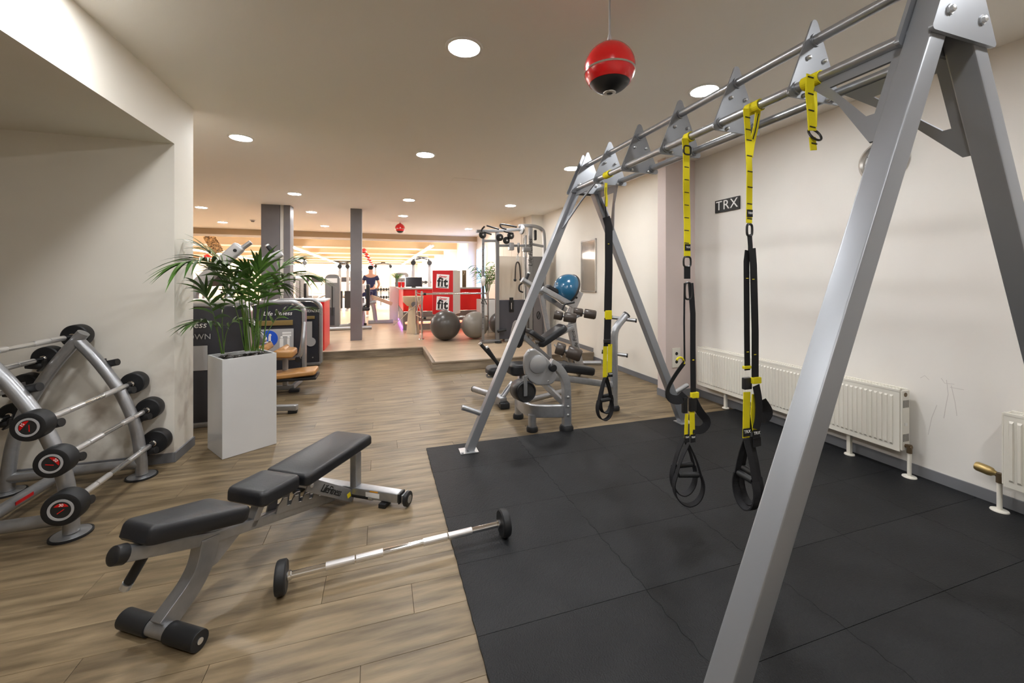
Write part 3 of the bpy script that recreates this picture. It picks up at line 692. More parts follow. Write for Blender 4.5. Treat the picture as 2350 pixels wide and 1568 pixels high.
for i, (x, z) in enumerate(slots):
    RB = (.078, .081, .09)[i]
    t = barbell(RB, .085, 1.03)
    t.location = (x+.01, 3.335, z); t.rotation_euler = (0, 0, PI/2); t['label'] = 'fixed barbell with red-marked black end, %s of three on the near side of the rack' % places[i]; t['group'] = 'barbells on the rack'
    ROOTM[t.name] = Matrix.Translation(V(x+.01, 3.335, z)) @ Matrix.Rotation(PI/2, 4, 'Z')
    w_ = [c for c in t.children if c.name.startswith('end_weight')][0]
    ro = [2.5, .7, 1.5][i]; fc = V(x+.01, 3.335-.515+.0025, z)
    e1 = V(math.cos(ro), 0, math.sin(ro)); e2 = V(-math.sin(ro), 0, math.cos(ro))
    seg = [(.035*math.cos(a), .035*math.sin(a)) for a in [math.radians(-62+124*k/12) for k in range(13)]]
    part('red_sector', MB().prism(seg, fc, e1, e2, .0012), 'red_paint', w_)
    text('number', nums[i], .02, fc+e1*.026+V(0, -.001, 0), e2*-1, e1, 'print_white', w_, .0006)
    part('red_dash', MB().box(fc-e1*.008, (.036, .0012, .004), Matrix.Rotation(-ro+.9, 3, 'Y')), 'red_paint', w_)
for i, (x, z) in enumerate(lslots):
    t = barbell(.082, .085, 1.09); t['group'] = 'barbells on the rack'
    t.location = (x, 3.29, z); t.rotation_euler = (0, 0, PI/2)
    t['label'] = ['fixed barbell lying on the very top of the rack', 'fixed barbell on the far side of the rack, second from the top', 'fixed barbell on the far side of the rack, third from the top', 'fixed barbell on the far side of the rack, lowest and mostly hidden'][i]

# ------------------------------------------------------------ white planter, pebbles, palm
PA = math.radians(34); PU = V(math.cos(PA), math.sin(PA), 0); PV = V(-PU.y, PU.x, 0); PO = V(-1.203, 3.80, 0); PLL, PLW, PLH = .405, .36, .80
pc = PO+PU*PLL/2+PV*PLW/2
pl = thing('planter', 'tall glossy white square planter beside the wall pier', 'planter', (pc.x, pc.y, 0), PA)
rot = Matrix.Rotation(PA, 3, 'Z'); th = .018
def pbox(a, b, c0, c1, z0, z1): return MB().box(PO+PU*((a+b)/2)+PV*((c0+c1)/2)+ZZ*((z0+z1)/2), (b-a, c1-c0, z1-z0), rot)
for (a, b, c0, c1) in ((0, PLL, 0, th), (0, PLL, PLW-th, PLW), (0, th, th, PLW-th), (PLL-th, PLL, th, PLW-th)): part('side_panel', pbox(a, b, c0, c1, .002, PLH), 'white_gloss', pl, None, .0015)
part('bottom_panel', pbox(th, PLL-th, th, PLW-th, .002, .03), 'white_gloss', pl)
solo('soil', pbox(th+.001, PLL-th-.001, th+.001, PLW-th-.001, .70, .772), 'soil', 'dark soil filling the white planter under the pebbles', 'soil', tuple(pc+ZZ*.735))
pm = [mesh_from('pebble', MB().ball((0, 0, 0), 1, 10, 6, (1, .72, .5)), M['pebble']) for _ in range(1)]
for k in range(34):
    o = share('pebble', pm[0], None); a, b = random.uniform(.05, .35), random.uniform(.05, .31)
    s = random.uniform(.018, .028); q = PO+PU*a+PV*b
    o.location = (q.x, q.y, .776+random.uniform(0, .012)); o.rotation_euler = (random.uniform(-.3, .3), random.uniform(-.3, .3), random.uniform(0, 6)); o.scale = (s, s, s)
    o['label'] = 'smooth dark pebble covering the soil of the tall white planter'; o['category'] = 'pebble'; o['group'] = 'pebbles in the white planter'

def leaflet(root, d, L, wd, droop, nrm):
    """folded, tapering blade that bends down towards its tip"""
    d = d.normalized(); sd = d.cross(nrm)
    if sd.length < 1e-3: sd = d.orthogonal()
    sd.normalize(); up = sd.cross(d).normalized(); n = 6; L_, C_, R_ = [], [], []
    for i in range(n+1):
        t = i/n; p = root+d*(L*t)+V(0, 0, -1)*(droop*L*t*t)+up*(.02*L*math.sin(PI*t))
        w_ = wd*.5*(math.sin(PI*min(1, .10+.9*t)**.75) if t < 1 else 0)*(1-.15*t)
        w_ = max(w_, .0006); L_.append(p-sd*w_+up*w_*.35); C_.append(p); R_.append(p+sd*w_+up*w_*.35)
    vs = L_+C_+R_; m = n+1; fs = []
    for i in range(n): fs += [(i, i+1, m+i+1, m+i), (m+i, m+i+1, 2*m+i+1, 2*m+i)]
    return MB().add(vs, fs, True)
def frond(t, pts, n, L, wd, matn='leaf', droop=.35, start=.42, spread=1.0, rad=.0045):
    P = smooth_path(pts, 3); m = len(P)
    f = part('frond_stem', MB().tube(P, [max(rad*(1-.75*i/m), .0012) for i in range(m)], 7), 'stem', t)
    for k in range(n):
        u = start+(1-start)*(k/(n-1))**.9; x = u*(m-1); i = min(int(x), m-2); p = P[i].lerp(P[i+1], x-i)
        tg = (P[i+1]-P[i]).normalized(); s = 1 if k % 2 else -1
        sd = tg.cross(V(0, 0, 1)); sd = sd.normalized() if sd.length > .05 else V(1, 0, 0)
        upv = sd.cross(tg).normalized(); q = (u-start)/(1-start)
        fw = .55+1.3*q*q; lat = spread*(1.0-.55*q)
        d = tg*fw+sd*(s*lat)+upv*random.uniform(-.05, .35)
        l = L*(.72+.45*math.sin(PI*(.15+.7*q)))*random.uniform(.85, 1.1)
        part('leaflet', leaflet(p, d, l, wd*random.uniform(.85, 1.15), droop*random.uniform(.5, 1.4), upv), matn, f)
    return f
pt = thing('kentia_palm', 'green kentia palm with long arching fronds growing in the white planter', 'palm', (pc.x, pc.y, .772))
def fp(yoff, *pp): return [Py(a, b, 4.06+o) for (a, b), o in zip(pp, [yoff*k/(len(pp)-1) for k in range(len(pp))])]
FR = [  # screen guide points at the planter's distance, sideways lean, leaflets, leaflet length
 (-.60, ((572, 805), (560, 700), (515, 618), (470, 592), (425, 605)), 26, .19),
 (-.05, ((568, 805), (552, 690), (520, 612), (480, 580)), 22, .22),
 (-.12, ((582, 805), (580, 700), (588, 640), (598, 612)), 20, .22),
 (-.20, ((592, 805), (604, 700), (650, 628), (705, 636)), 24, .2),
 (.30, ((588, 805), (604, 690), (636, 615), (675, 600)), 22, .2),
 (-.15, ((562, 805), (545, 720), (528, 660), (498, 632)), 20, .20),
 (-.25, ((586, 805), (592, 720), (585, 650), (560, 618)), 20, .20),
 (.15, ((596, 805), (622, 745), (652, 712), (690, 708)), 16, .16),
 (-.25, ((508, 812), (498, 750), (478, 735), (452, 742)), 14, .16),
 (.10, ((512, 812), (520, 752), (545, 730), (568, 745)), 14, .15),
 (-.15, ((510, 812), (496, 740), (480, 690), (466, 668)), 16, .20),
 (-.30, ((576, 805), (566, 700), (548, 640), (520, 625)), 18, .20), (.20, ((580, 805), (592, 690), (612, 640), (636, 650)), 18, .20),
 (.00, ((514, 812), (508, 730), (518, 680), (522, 655)), 14, .18)]
for yo, pp, n, L in FR: frond(pt, fp(yo, *pp), n, L*1.25, .031)
for k in range(9):
    a = (560+random.uniform(0, 44), 806); b = (a[0]+random.uniform(-22, 30), random.uniform(650, 720))
    cp_ = smooth_path(fp(random.uniform(-.1, .15), a, ((a[0]+b[0])/2, (a[1]+b[1])/2), b), 1)
    part('cane', MB().tube(cp_, [.007-.003*q/len(cp_) for q in range(len(cp_))], 7), 'stem', pt)

# ------------------------------------------------------------ radiators
def radiator(name, y0, y1, label, near_valve, legs):
    x0, x1, z0, z1 = 3.605, 3.70, .185, .632
    t = thing(name, label, 'radiator', ((x0+x1)/2, (y0+y1)/2, 0))
    part('front_panel', MB().bb((x0, y0, z0), (x0+.012, y1, z1)), 'cream_enamel', t, None, .004)
    part('rear_panel', MB().bb((x1-.012, y0, z0), (x1, y1, z1-.01)), 'cream_enamel', t, None, .003)
    n = int((y1-y0-.045)/.0335); m = MB()
    for k in range(n):
        yc = y1-.032-k*.0335; h = .011; a = []
        zs = (z0+.038, z0+.052, z1-.052, z1-.038)
        vs = [(x0+.001, yc-h, zs[0]), (x0+.001, yc+h, zs[0]), (x0-.0075, yc-h*.6, zs[1]), (x0-.0075, yc+h*.6, zs[1]), (x0-.0075, yc-h*.6, zs[2]), (x0-.0075, yc+h*.6, zs[2]), (x0+.001, yc-h, zs[3]), (x0+.001, yc+h, zs[3])]
        m.add(vs, [(0, 1, 3, 2), (2, 3, 5, 4), (4, 5, 7, 6), (0, 2, 4, 6), (1, 7, 5, 3)])
    part('rib_relief', m, 'cream_enamel', t)
    part('fins', MB().bb((x0+.02, y0+.02, z0+.02), (x1-.02, y1-.02, z1-.03)), 'radiator_dark', t)
    tg = part('top_grille', MB().bb((x0-.002, y0-.002, z1-.012), (x0+.014, y1+.002, z1+.008)).bb((x1-.014, y0-.002, z1-.012), (x1+.002, y1+.002, z1+.008)), 'cream_enamel', t, None, .003)
    m = MB()
    for k in range(int((y1-y0-.06)/.022)): m.bb((x0+.012, y0+.03+k*.022, z1-.006), (x1-.012, y0+.040+k*.022, z1+.004))
    part('grille_bars', m, 'cream_enamel', tg)
    part('grille_bars', MB().bb((x0+.045, y0+.02, z1-.004), (x0+.05, y1-.02, z1+.005)), 'cream_enamel', tg)
    for ys, s in ((y0, -1), (y1, 1)):
        sp = part('side_cover', MB().bb((x0+.008, min(ys, ys+s*.012), z0+.012), (x1-.004, max(ys, ys+s*.012), z1)), 'cream_enamel', t, None, .003)
        m = MB()
        for zz in (z0+.075, z1-.125):
            for k in range(5): m.bb((x0+.018+k*.014, ys+s*.012-.001, zz), (x0+.023+k*.014, ys+s*.0135, zz+.055))
        part('vent_slots', m, 'print_black', sp)
        part('plug', MB().lathe([(.016, 0), (.016, .003), (.012, .004)], (x0+.045, ys+s*.012, z1-.03), (0, s, 0), 20), 'brass_dark', sp)
        part('badge', MB().box((x0+.05, ys+s*.013, z0+.2), (.03, .003, .022)), 'white_paint', sp)
    for y in legs:
        q = part('support_leg', MB().bb((3.635, y-.014, .012), (3.665, y+.014, z0+.03)), 'cream_enamel', t, None, .003)
        part('foot_collar', MB().lathe([(.016, .012), (.036, .012), (.034, .02), (.016, .022)], (3.65, y, 0), n=20), 'cream_enamel', q)
    ys, s = near_valve; yv = ys+s*.035
    v = part('valve_body', MB().cyl((3.65, ys+s*.008, z0+.045), (3.65, ys+s*.05, z0+.045), .013, n=16).cyl((3.65, yv, z0+.06), (3.65, yv, z0+.0), .016, n=16), 'brass_dark', t)
    pp = part('supply_pipe', MB().cyl((3.65, yv, .012), (3.65, yv, z0+.01), .0125, n=16), 'cream_enamel', t)
    part('floor_rosette', MB().lathe([(.012, .012), (.042, .012), (.040, .018), (.012, .021)], (3.65, yv, 0), n=28), 'cream_enamel', pp)
    return t, v, yv, z0
radiator('panel_radiator', 1.94, 3.93, 'long cream panel radiator between the pinkish pier and the rig leg', (1.94, -1), (2.30, 3.55))
t, v, yv, z0 = radiator('panel_radiator', .25, 1.42, 'cream panel radiator cut off by the right edge, with brass valve', (1.42, 1), (1.31, .5))
part('thermostat_head', MB().lathe([(.013, 0), (.018, .012), (.026, .02), (.029, .035), (.029, .085), (.024, .095), (.004, .096)], (3.65, yv+.012, z0+.05), (0, 1, .12), 20), 'brass', v)

# ------------------------------------------------------------ wall pieces
sg = thing('wall_sign', 'small black sign with three white letters on the right wall', 'sign', (3.74, 3.62, 2.31))
a, b = Px(1641, 462, 3.735), Px(1697, 450, 3.735); c_ = Px(1641, 490, 3.735)
part('board', MB().bb((3.733, b.y, c_.z), (3.749, a.y, a.z)), 'print_black', sg, None, .002)
text('lettering', 'TRX', .15, V(3.731, (a.y+b.y)/2, (a.z+c_.z)/2), (0, -1, 0), (0, 0, 1), 'print_white', sg, .0015, 0, 1.12)
ck = thing('wall_clock', 'round silver-rimmed wall clock half hidden by the near rig leg', 'clock', (3.745, 2.12, 2.37))
CC = V(3.749, 2.12, 2.37)
part('rim', MB().lathe([(.125, 0), (.155, 0), (.158, .03), (.140, .042), (.126, .03)], CC, (-1, 0, 0), 48, True), 'alu', ck)
fc = part('dial', MB().lathe([(.128, .002), (.128, .012), (.002, .012)], CC, (-1, 0, 0), 48), 'print_white', ck)
for k in range(12):
    a = 2*PI*k/12; part('hour_mark', MB().box(CC+V(-.0135, .108*math.sin(a), .108*math.cos(a)), (.002, .006, .022), Matrix.Rotation(-a, 3, 'X')), 'print_black', fc)
part('hour_hand', MB().box(CC+V(-.016, -.03, .02), (.002, .075, .008), Matrix.Rotation(-.6, 3, 'X')), 'print_black', fc)
part('minute_hand', MB().box(CC+V(-.018, 0, .05), (.002, .006, .10)), 'print_black', fc)
fr = thing('framed_panel', 'tall narrow silver-framed panel on the wall behind the blue ball', 'panel', (3.59, 6.56, 1.7))
y0, y1, z0, z1 = 6.29, 6.84, 1.21, 2.16; x = 3.599
part('panel', MB().bb((x-.012, y0+.02, z0+.02), (x, y1-.02, z1-.02)), 'mirror_panel', fr)
for (n, A, Bq) in (('frame_bar', (x-.022, y0, z0), (x, y1, z0+.025)), ('frame_bar', (x-.022, y0, z1-.025), (x, y1, z1)), ('frame_bar', (x-.022, y0, z0), (x, y0+.025, z1)), ('frame_bar', (x-.022, y1-.025, z0), (x, y1, z1))): part(n, MB().bb(A, Bq), 'alu', fr, None, .003)
so = thing('wall_socket', 'small cream socket plate on the pinkish pier near the floor', 'socket', (3.45, 4.118, .5))
part('plate', MB().bb((3.40, 4.108, .36), (3.52, 4.12, .60)), 'cream_enamel', so, None, .004)
for z in (.43, .53): part('outlet', MB().cyl((3.46, 4.109, z), (3.46, 4.105, z), .02, n=20), 'print_black', so)

# ------------------------------------------------------------ ball speakers
def ball_speaker(label, loc, top, s=1.0):
    t = thing('ball_speaker', label, 'speaker', loc, 0, 'red and black ball speakers'); c = Vector(loc); R = .125*s
    def pr(a0, a1, n, k=1.0): return [(R*k*math.cos(math.radians(a0+(a1-a0)*i/n)), R*k*math.sin(math.radians(a0+(a1-a0)*i/n))) for i in range(n+1)]
    part('upper_shell', MB().lathe(pr(-7, 62, 10)+[(R*.30, R*.98), (R*.14, R*1.09), (R*.08, R*1.11)], c, n=36), 'red_paint', t)
    part('chrome_band', MB().lathe([(R*.9, -R*.20), (R*1.006, -R*.20), (R*1.006, -R*.125), (R*.9, -R*.125)], c, n=36, closed=True), 'chrome', t)
    part('lower_shell', MB().lathe(pr(-37, -11, 5), c, n=36), 'red_paint', t)
    part('speaker_grille', MB().lathe([(.002, -R*.985)]+pr(-80, -36, 9, .985), c, n=36), 'black_plastic', t)
    tw = part('tweeter_ring', MB().lathe([(R*.12, 0), (R*.12, -R*.04), (R*.24, -R*.03), (R*.25, 0)], c+V(0, 0, -R*.965), n=24, closed=True), 'alu', t)
    part('cord_grip', MB().lathe([(R*.09, R*1.09), (R*.10, R*1.14), (R*.05, R*1.34), (.003, R*1.34)], c, n=16), 'print_grey', t)
    if top > c.z+R*1.3: part('cord', MB().cyl(c+V(0, 0, R*1.3), V(c.x, c.y, top), .005*s, n=8), 'print_grey', t)
    return t
ball_speaker('large red and black ball speaker hanging from a grey cord in front of the rig', (1.087, 1.771, 2.499), CEIL)
ball_speaker('small red ball speaker hanging close under the ceiling right of the slim column', (.488, 10.95, 2.765), CEIL+.012)
ords = ['nearest', 'second', 'third', 'fourth', 'fifth', 'sixth', 'last']
for k, yy in enumerate((16.6, 19.6, 22.8, 26.2, 29.8, 33.6, 37.4)): ball_speaker('tiny red ball speaker in the hall row beside the slim column, %s of the row' % ords[k], (-.60, yy, 2.52), 3.35, .8)
ball_speaker('tiny red ball speaker seen through the left palm fronds', tuple(Py(475, 592, 17)), 3.35)
# ------------------------------------------------------------ plate-loaded leg curl machine behind the rig
def foot(t, x, y, z=.16, r=.04, zz=0):
    p = part('foot_post', MB().cyl((x, y, zz+.03), (x, y, zz+z), r*.95, n=18), 'silver', t)
    part('rubber_foot', MB().lathe([(.004, 0), (r*1.35, 0), (r*1.4, .025), (r*1.2, .045), (.004, .045)], (x, y, zz+.001), n=24), 'black_rubber', p); return p
def roller(t, a, b, r, capmat='black_rubber', body='brown_roller'):
    a = Vector(a); b = Vector(b); d = (b-a).normalized(); L = (b-a).length
    p = part('roller_pad', MB().lathe([(.01, 0), (r*.9, 0), (r, r*.12), (r, L-r*.12), (r*.9, L), (.01, L)], a, d, 28), body, t)
    part('roller_cap', MB().lathe([(.01, L), (r*.88, L), (r*.84, L+.008), (.01, L+.012)], a, d, 24), capmat, p)
    return p
lc = thing('leg_curl_machine', 'silver leg curl machine with round cam cover just behind the far rig leg', 'exercise machine', (1.75, 3.8, 0))
part('base_frame', MB().tube(smooth_path([V(1.36, 4.02, .19), V(1.335, 3.80, .19), V(1.36, 3.62, .19), V(1.48, 3.57, .19), V(1.69, 3.52, .19)], 2), 1, up=ZZ, sec=(.055, .12)), 'silver', lc, None, .018)
foot(lc, 1.375, 3.61); foot(lc, 1.365, 3.99)
part('upright', MB().tube(smooth_path([V(1.69, 3.52, .03), V(1.69, 3.52, .30), V(1.69, 3.53, .48), V(1.62, 3.54, .60), V(1.53, 3.55, .66)], 2), 1, up=(0, 1, 0), sec=(.075, .07)), 'silver', lc, None, .022)
part('rubber_foot', MB().lathe([(.004, 0), (.066, 0), (.068, .03), (.056, .055), (.004, .055)], (1.69, 3.52, .001), n=26), 'black_rubber', lc)
for z in (.16, .24, .33): part('bolt', MB().lathe([(.012, 0), (.012, .006), (.006, .010)], (1.69, 3.484, z), (0, -1, 0), 10), 'zinc', lc)
out = [(1201, 838), (1203, 817), (1214, 801), (1228, 801), (1243, 811), (1258, 825), (1270, 842), (1277, 858), (1276, 872), (1266, 882), (1248, 885), (1230, 884), (1214, 874), (1204, 858)]
pp = [Py(a, b, 3.46) for a, b in out]; cc = V(1.44, 3.46, .61)
cv = part('cam_cover', MB().prism([(p.x, p.z) for p in pp][::-1], (0, 3.47, 0), (1, 0, 0), (0, 0, 1), .05), 'silver_light', lc, None, .018)
part('cover_dome', MB().lathe([(.085, 0), (.08, .016), (.05, .026), (.004, .028)], Py(1234, 836, 3.446), (0, -1, 0), 32), 'silver_light', cv)
for a, b in ((1215, 808), (1240, 838), (1210, 868), (1260, 876)): part('bolt', MB().lathe([(.009, 0), (.009, .005), (.004, .008)], Py(a, b, 3.43)+V(0, .02, 0), (0, -1, 0), 8), 'zinc', cv)
part('pivot_cap', MB().lathe([(.004, 0), (.034, 0), (.036, -.04), (.03, -.052), (.004, -.054)], Py(1266, 843, 3.44), (0, 1, 0), 24), 'black_rubber', lc)
a = Py(1207, 899, 3.42); b = Py(1192, 893, 3.62)
rl = roller(lc, b, a, .098, 'black_plastic', 'black_vinyl')
part('roller_ring', MB().tube(arc(a+V(0, -.014, 0), .085, 0, 360, 28, (1, 0, 0), (0, 0, 1))[:-1], .007, 8, closed=True), 'black_rubber', rl)
part('lever', MB().tube([Py(1206, 862, 3.39), Py(1206, 910, 3.39)], 1, up=(0, 1, 0), sec=(.035, .014)), 'silver', lc, None, .006)
part('bench_pad', MB().pad(V(1.98, 3.98, .44), V(.95, .12, -.20), V(-.12, .95, 0), V(.2, 0, .97), .46, .28, .085, .03, .85), 'black_vinyl', lc)
part('bench_beam', MB().tube([V(1.58, 3.72, .47), V(1.85, 3.9, .40), V(2.46, 3.92, .27)], 1, up=ZZ, sec=(.06, .07)), 'silver', lc, None, .014)
part('brace', MB().tube([V(1.69, 3.54, .24), V(1.55, 3.85, .42)], 1, up=ZZ, sec=(.04, .06)), 'silver', lc, None, .01)
part('storage_post', MB().tube(smooth_path([V(2.46, 3.92, .02), V(2.46, 3.92, .60), V(2.46, 3.92, .86), V(2.52, 3.92, .95), V(2.62, 3.92, 1.045)], 2), .042, 20, up=(0, 1, 0)), 'silver', lc)
part('post_foot', MB().lathe([(.004, 0), (.062, 0), (.064, .03), (.05, .05), (.004, .05)], (2.46, 3.92, .001), n=24), 'black_rubber', lc)
part('post_cap', MB().cyl(V(2.615, 3.92, 1.04), V(2.628, 3.92, 1.052), .044, n=20), 'black_plastic', lc)
for (x, z) in ((2.585, 1.0), (2.47, .62)):
    for s in (-1, 1):
        q = part('weight_peg', MB().cyl((x, 3.92, z), (x+s*.11, 3.92-s*.07, z-s*.015), .02, n=16), 'silver', lc)
        part('peg_cap', MB().cyl((x+s*.105, 3.92-s*.067, z-s*.0143), (x+s*.118, 3.92-s*.075, z-s*.016), .023, n=16), 'black_plastic', q)

# ------------------------------------------------------------ abdominal bench with rollers
ab = thing('abdominal_bench', 'silver abdominal bench with black cushions, grip handles and brown rollers', 'exercise machine', (1.9, 4.85, 0))
def P5(px, py, y=4.8): return Py(px, py, y)
for a, b in (((1103, 790), (1146, 838)), ((1118, 799), (1152, 850))):
    p, q = Py(*a, 4.45), Py(*b, 4.45)
    g = part('grip', MB().cyl(p, q, .020, n=16), 'black_rubber', ab); part('grip_cap', MB().cyl(p+(p-q).normalized()*.018, p, .021, n=16), 'zinc', g)
part('elbow_pad', MB().pad(Py(1136, 858, 4.5), (1, 0, .05), (0, 1, 0), (0, 0, 1), .20, .24, .09, .04), 'black_vinyl', ab)
part('hook', MB().tube(smooth_path([Py(1148, 862, 4.45), Py(1132, 866, 4.45), Py(1118, 866, 4.45), Py(1117, 858, 4.45)], 2), .012, 10), 'silver', ab)
part('seat_pad', MB().pad(Py(1188, 858, 4.5), (1, .1, -.03), (-.1, 1, 0), (0, 0, 1), .24, .26, .13, .04), 'black_vinyl', ab)
part('back_pad', MB().pad(Py(1196, 768, 5.0), (.25, 0, 1), (0, 1, 0), (-1, 0, .25), .34, .30, .11, .045), 'black_vinyl', ab)
part('cushion', MB().pad(Py(1268, 776, 4.9), (.84, 0, .50), (0, 1, 0), (-.5, 0, .84), .44, .24, .09, .035), 'black_vinyl', ab)
part('cushion', MB().pad(Py(1225, 776, 4.9), (.78, 0, -.55), (0, 1, 0), (.55, 0, .78), .26, .24, .07, .03), 'black_vinyl', ab)
part('cushion_rail', MB().tube([Py(1224, 800, 4.9), Py(1316, 750, 4.9)], 1, up=ZZ, sec=(.05, .05)), 'silver', ab, None, .01)
part('main_beam', MB().tube([Py(1190, 762, 4.9), Py(1232, 800, 4.9), Py(1300, 858, 4.9)], 1, up=(0, 1, 0), sec=(.06, .06)), 'silver', ab, None, .012)
up_ = part('upright', MB().tube([Py(1308, 744, 5.0), Py(1330, 838, 5.0)], 1, up=(0, 1, 0), sec=(.105, .06)), 'silver_light', ab, None, .01)
e_ = (Py(1325, 805, 4.96)-Py(1311, 750, 4.96)).normalized()
text('lettering', 'Life Fitness', .075, Py(1319, 777, 4.955), e_*-1, V(-1, 0, 0), 'print_black', up_, .001, .2)
roller(ab, Py(1276, 798, 4.75), Py(1295, 804, 4.70), .078); roller(ab, Py(1302, 806, 4.68), Py(1332, 817, 4.60), .08)
part('roller_axle', MB().cyl(Py(1280, 800, 4.74), Py(1318, 812, 4.63), .02, n=12), 'silver', ab)
part('roller_arm', MB().tube([Py(1298, 806, 4.72), Py(1310, 838, 4.85)], 1, up=(0, 1, 0), sec=(.04, .05)), 'silver', ab, None, .01)
roller(ab, Py(1272, 722, 5.1), Py(1290, 726, 5.05), .062); roller(ab, Py(1294, 727, 5.04), Py(1321, 731, 4.98), .066)
roller(ab, Py(1316, 715, 5.25), Py(1336, 718, 5.2), .06); roller(ab, Py(1341, 719, 5.18), Py(1366, 723, 5.12), .066)
part('roller_axle', MB().cyl(Py(1276, 723, 5.1), Py(1312, 730, 5.02), .018, n=12), 'silver', ab); part('roller_axle', MB().cyl(Py(1320, 716, 5.25), Py(1356, 722, 5.16), .018, n=12), 'silver', ab)
part('roller_arm', MB().tube([Py(1330, 724, 5.2), Py(1308, 736, 5.1), Py(1308, 752, 5.0)], 1, up=(0, 1, 0), sec=(.03, .05)), 'silver', ab, None, .008)
part('release_lever', MB().tube(smooth_path([Py(1290, 712, 5.0), Py(1295, 698, 5.0), Py(1305, 697, 5.0), Py(1318, 694, 5.0)], 2), .014, 10), 'black_rubber', ab)
for (n, a, b, r) in (('base_tube', (1088, 893), (1128, 906), .036), ('base_tube', (1205, 921), (1300, 897), .032), ('base_tube', (1150, 915), (1176, 880), .03), ('base_tube', (1318, 833), (1379, 833), .036)):
    p, q = (Pz(*a, .09), Pz(*b, .09)) if r != .03 else (Pz(1150, 915, .09), Py(1176, 878, 4.5))
    c = part(n, MB().cyl(p, q, r, n=18), 'silver', ab)
    part('end_cap', MB().cyl(p+(p-q).normalized()*.012, p, r*1.05, n=18), 'black_plastic', c)
p = Pz(1128, 906, .09); q = Pz(1156, 922, .07)
part('front_foot', MB().tube([p, q], 1, up=ZZ, sec=(.10, .09)), 'silver', ab, None, .02); part('rubber_foot', MB().box(q+V(0, 0, -.035), (.11, .13, .07)), 'black_rubber', ab, None, .015)
part('support_post', MB().tube([Py(1196, 862, 4.55), Pz(1192, 918, .07)], 1, up=(0, 1, 0), sec=(.07, .06)), 'silver', ab, None, .012)
part('support_post', MB().tube([Py(1290, 850, 4.9), Pz(1296, 897, .07)], 1, up=(0, 1, 0), sec=(.06, .06)), 'silver', ab, None, .012)
part('support_post', MB().tube([Py(1327, 825, 5.0), Pz(1330, 862, .0)+V(0, 0, .03)], 1, up=(0, 1, 0), sec=(.09, .07)), 'silver', ab, None, .012)
for i, (a, b) in enumerate((((1272, 790), (1290, 820)), ((1290, 845), (1300, 830)), ((1318, 852), (1330, 838)))):
    part('pedal', MB().tube([Py(*a, 4.7), Py(*b, 4.7)], 1, up=(0, 1, 0), sec=(.05 if i else .02, .10 if i else .02)), 'black_rubber' if i else 'zinc', ab, None, .008)

# ------------------------------------------------------------ decline bench and the half-ball resting on it
db = thing('decline_bench', 'silver decline bench frame by the wall carrying the blue half ball', 'exercise machine', (2.35, 5.75, 0))
Y3 = 5.75
part('side_rail', MB().tube([Py(1244, 662, Y3-.15), Py(1318, 703, Y3-.15)], 1, up=ZZ, sec=(.05, .08)), 'silver', db, None, .012)
part('side_rail', MB().tube([Py(1238, 672, Y3+.2), Py(1300, 712, Y3+.2)], 1, up=ZZ, sec=(.05, .08)), 'silver', db, None, .012)
part('head_pad', MB().pad(Py(1266, 668, Y3-.02), (.86, 0, -.42), (0, 1, 0), (.42, 0, .86), .24, .16, .06, .02), 'black_vinyl', db)
part('front_tube', MB().tube([Py(1198, 642, Y3-.1), Py(1246, 672, Y3-.1)], .045, 18), 'silver', db)
g = part('grip', MB().cyl(Py(1213, 628, Y3-.1), Py(1207, 643, Y3-.1), .022, n=14), 'black_rubber', db); part('grip_cap', MB().cyl(Py(1214, 625, Y3-.1), Py(1213, 628, Y3-.1), .023, n=14), 'zinc', g)
part('rear_plate', MB().tube([Py(1331, 670, Y3), Py(1308, 722, Y3)], 1, up=(0, 1, 0), sec=(.10, .08)), 'silver_light', db, None, .012)
part('bolt', MB().cyl(Py(1320, 683, Y3)+V(0, -.05, 0), Py(1320, 683, Y3)+V(0, -.035, 0), .018, n=14), 'black_plastic', db)
part('rear_leg', MB().tube([Py(1312, 712, Y3), V(Py(1316, 800, Y3).x+.1, Y3, .05)], 1, up=(0, 1, 0), sec=(.08, .06)), 'silver', db, None, .012)
part('front_leg', MB().tube([Py(1240, 668, Y3), Py(1258, 760, Y3), V(Py(1262, 800, Y3).x, Y3, .05)], 1, up=(0, 1, 0), sec=(.07, .06)), 'silver', db, None, .012)
for x in (Py(1262, 800, Y3).x, Py(1316, 800, Y3).x+.1): part('floor_bar', MB().tube([V(x, Y3-.3, .035), V(x, Y3+.3, .035)], 1, up=ZZ, sec=(.07, .065)), 'silver', db, None, .012)
bo = thing('balance_half_ball', 'shiny blue half ball with black base lying on the decline bench', 'balance trainer', tuple(Py(1310, 690, Y3)))
n_ = V(-.90, -.18, .36).normalized(); bc = Py(1304, 664, Y3)
part('dome', MB().lathe([(.24*math.cos(a), .235*math.sin(a)) for a in [PI/2*k/12 for k in range(12)]]+[(.012, .235)], bc, n_, 40), 'ball_blue', bo)
part('base_rim', MB().lathe([(.004, -.05), (.20, -.05), (.245, -.025), (.25, 0), (.24, .012), (.004, .012)], bc, n_, 40), 'black_rubber', bo)
part('plug', MB().lathe([(.012, 0), (.012, .006), (.004, .008)], bc+n_*.235, n_, 12), 'black_plastic', bo)

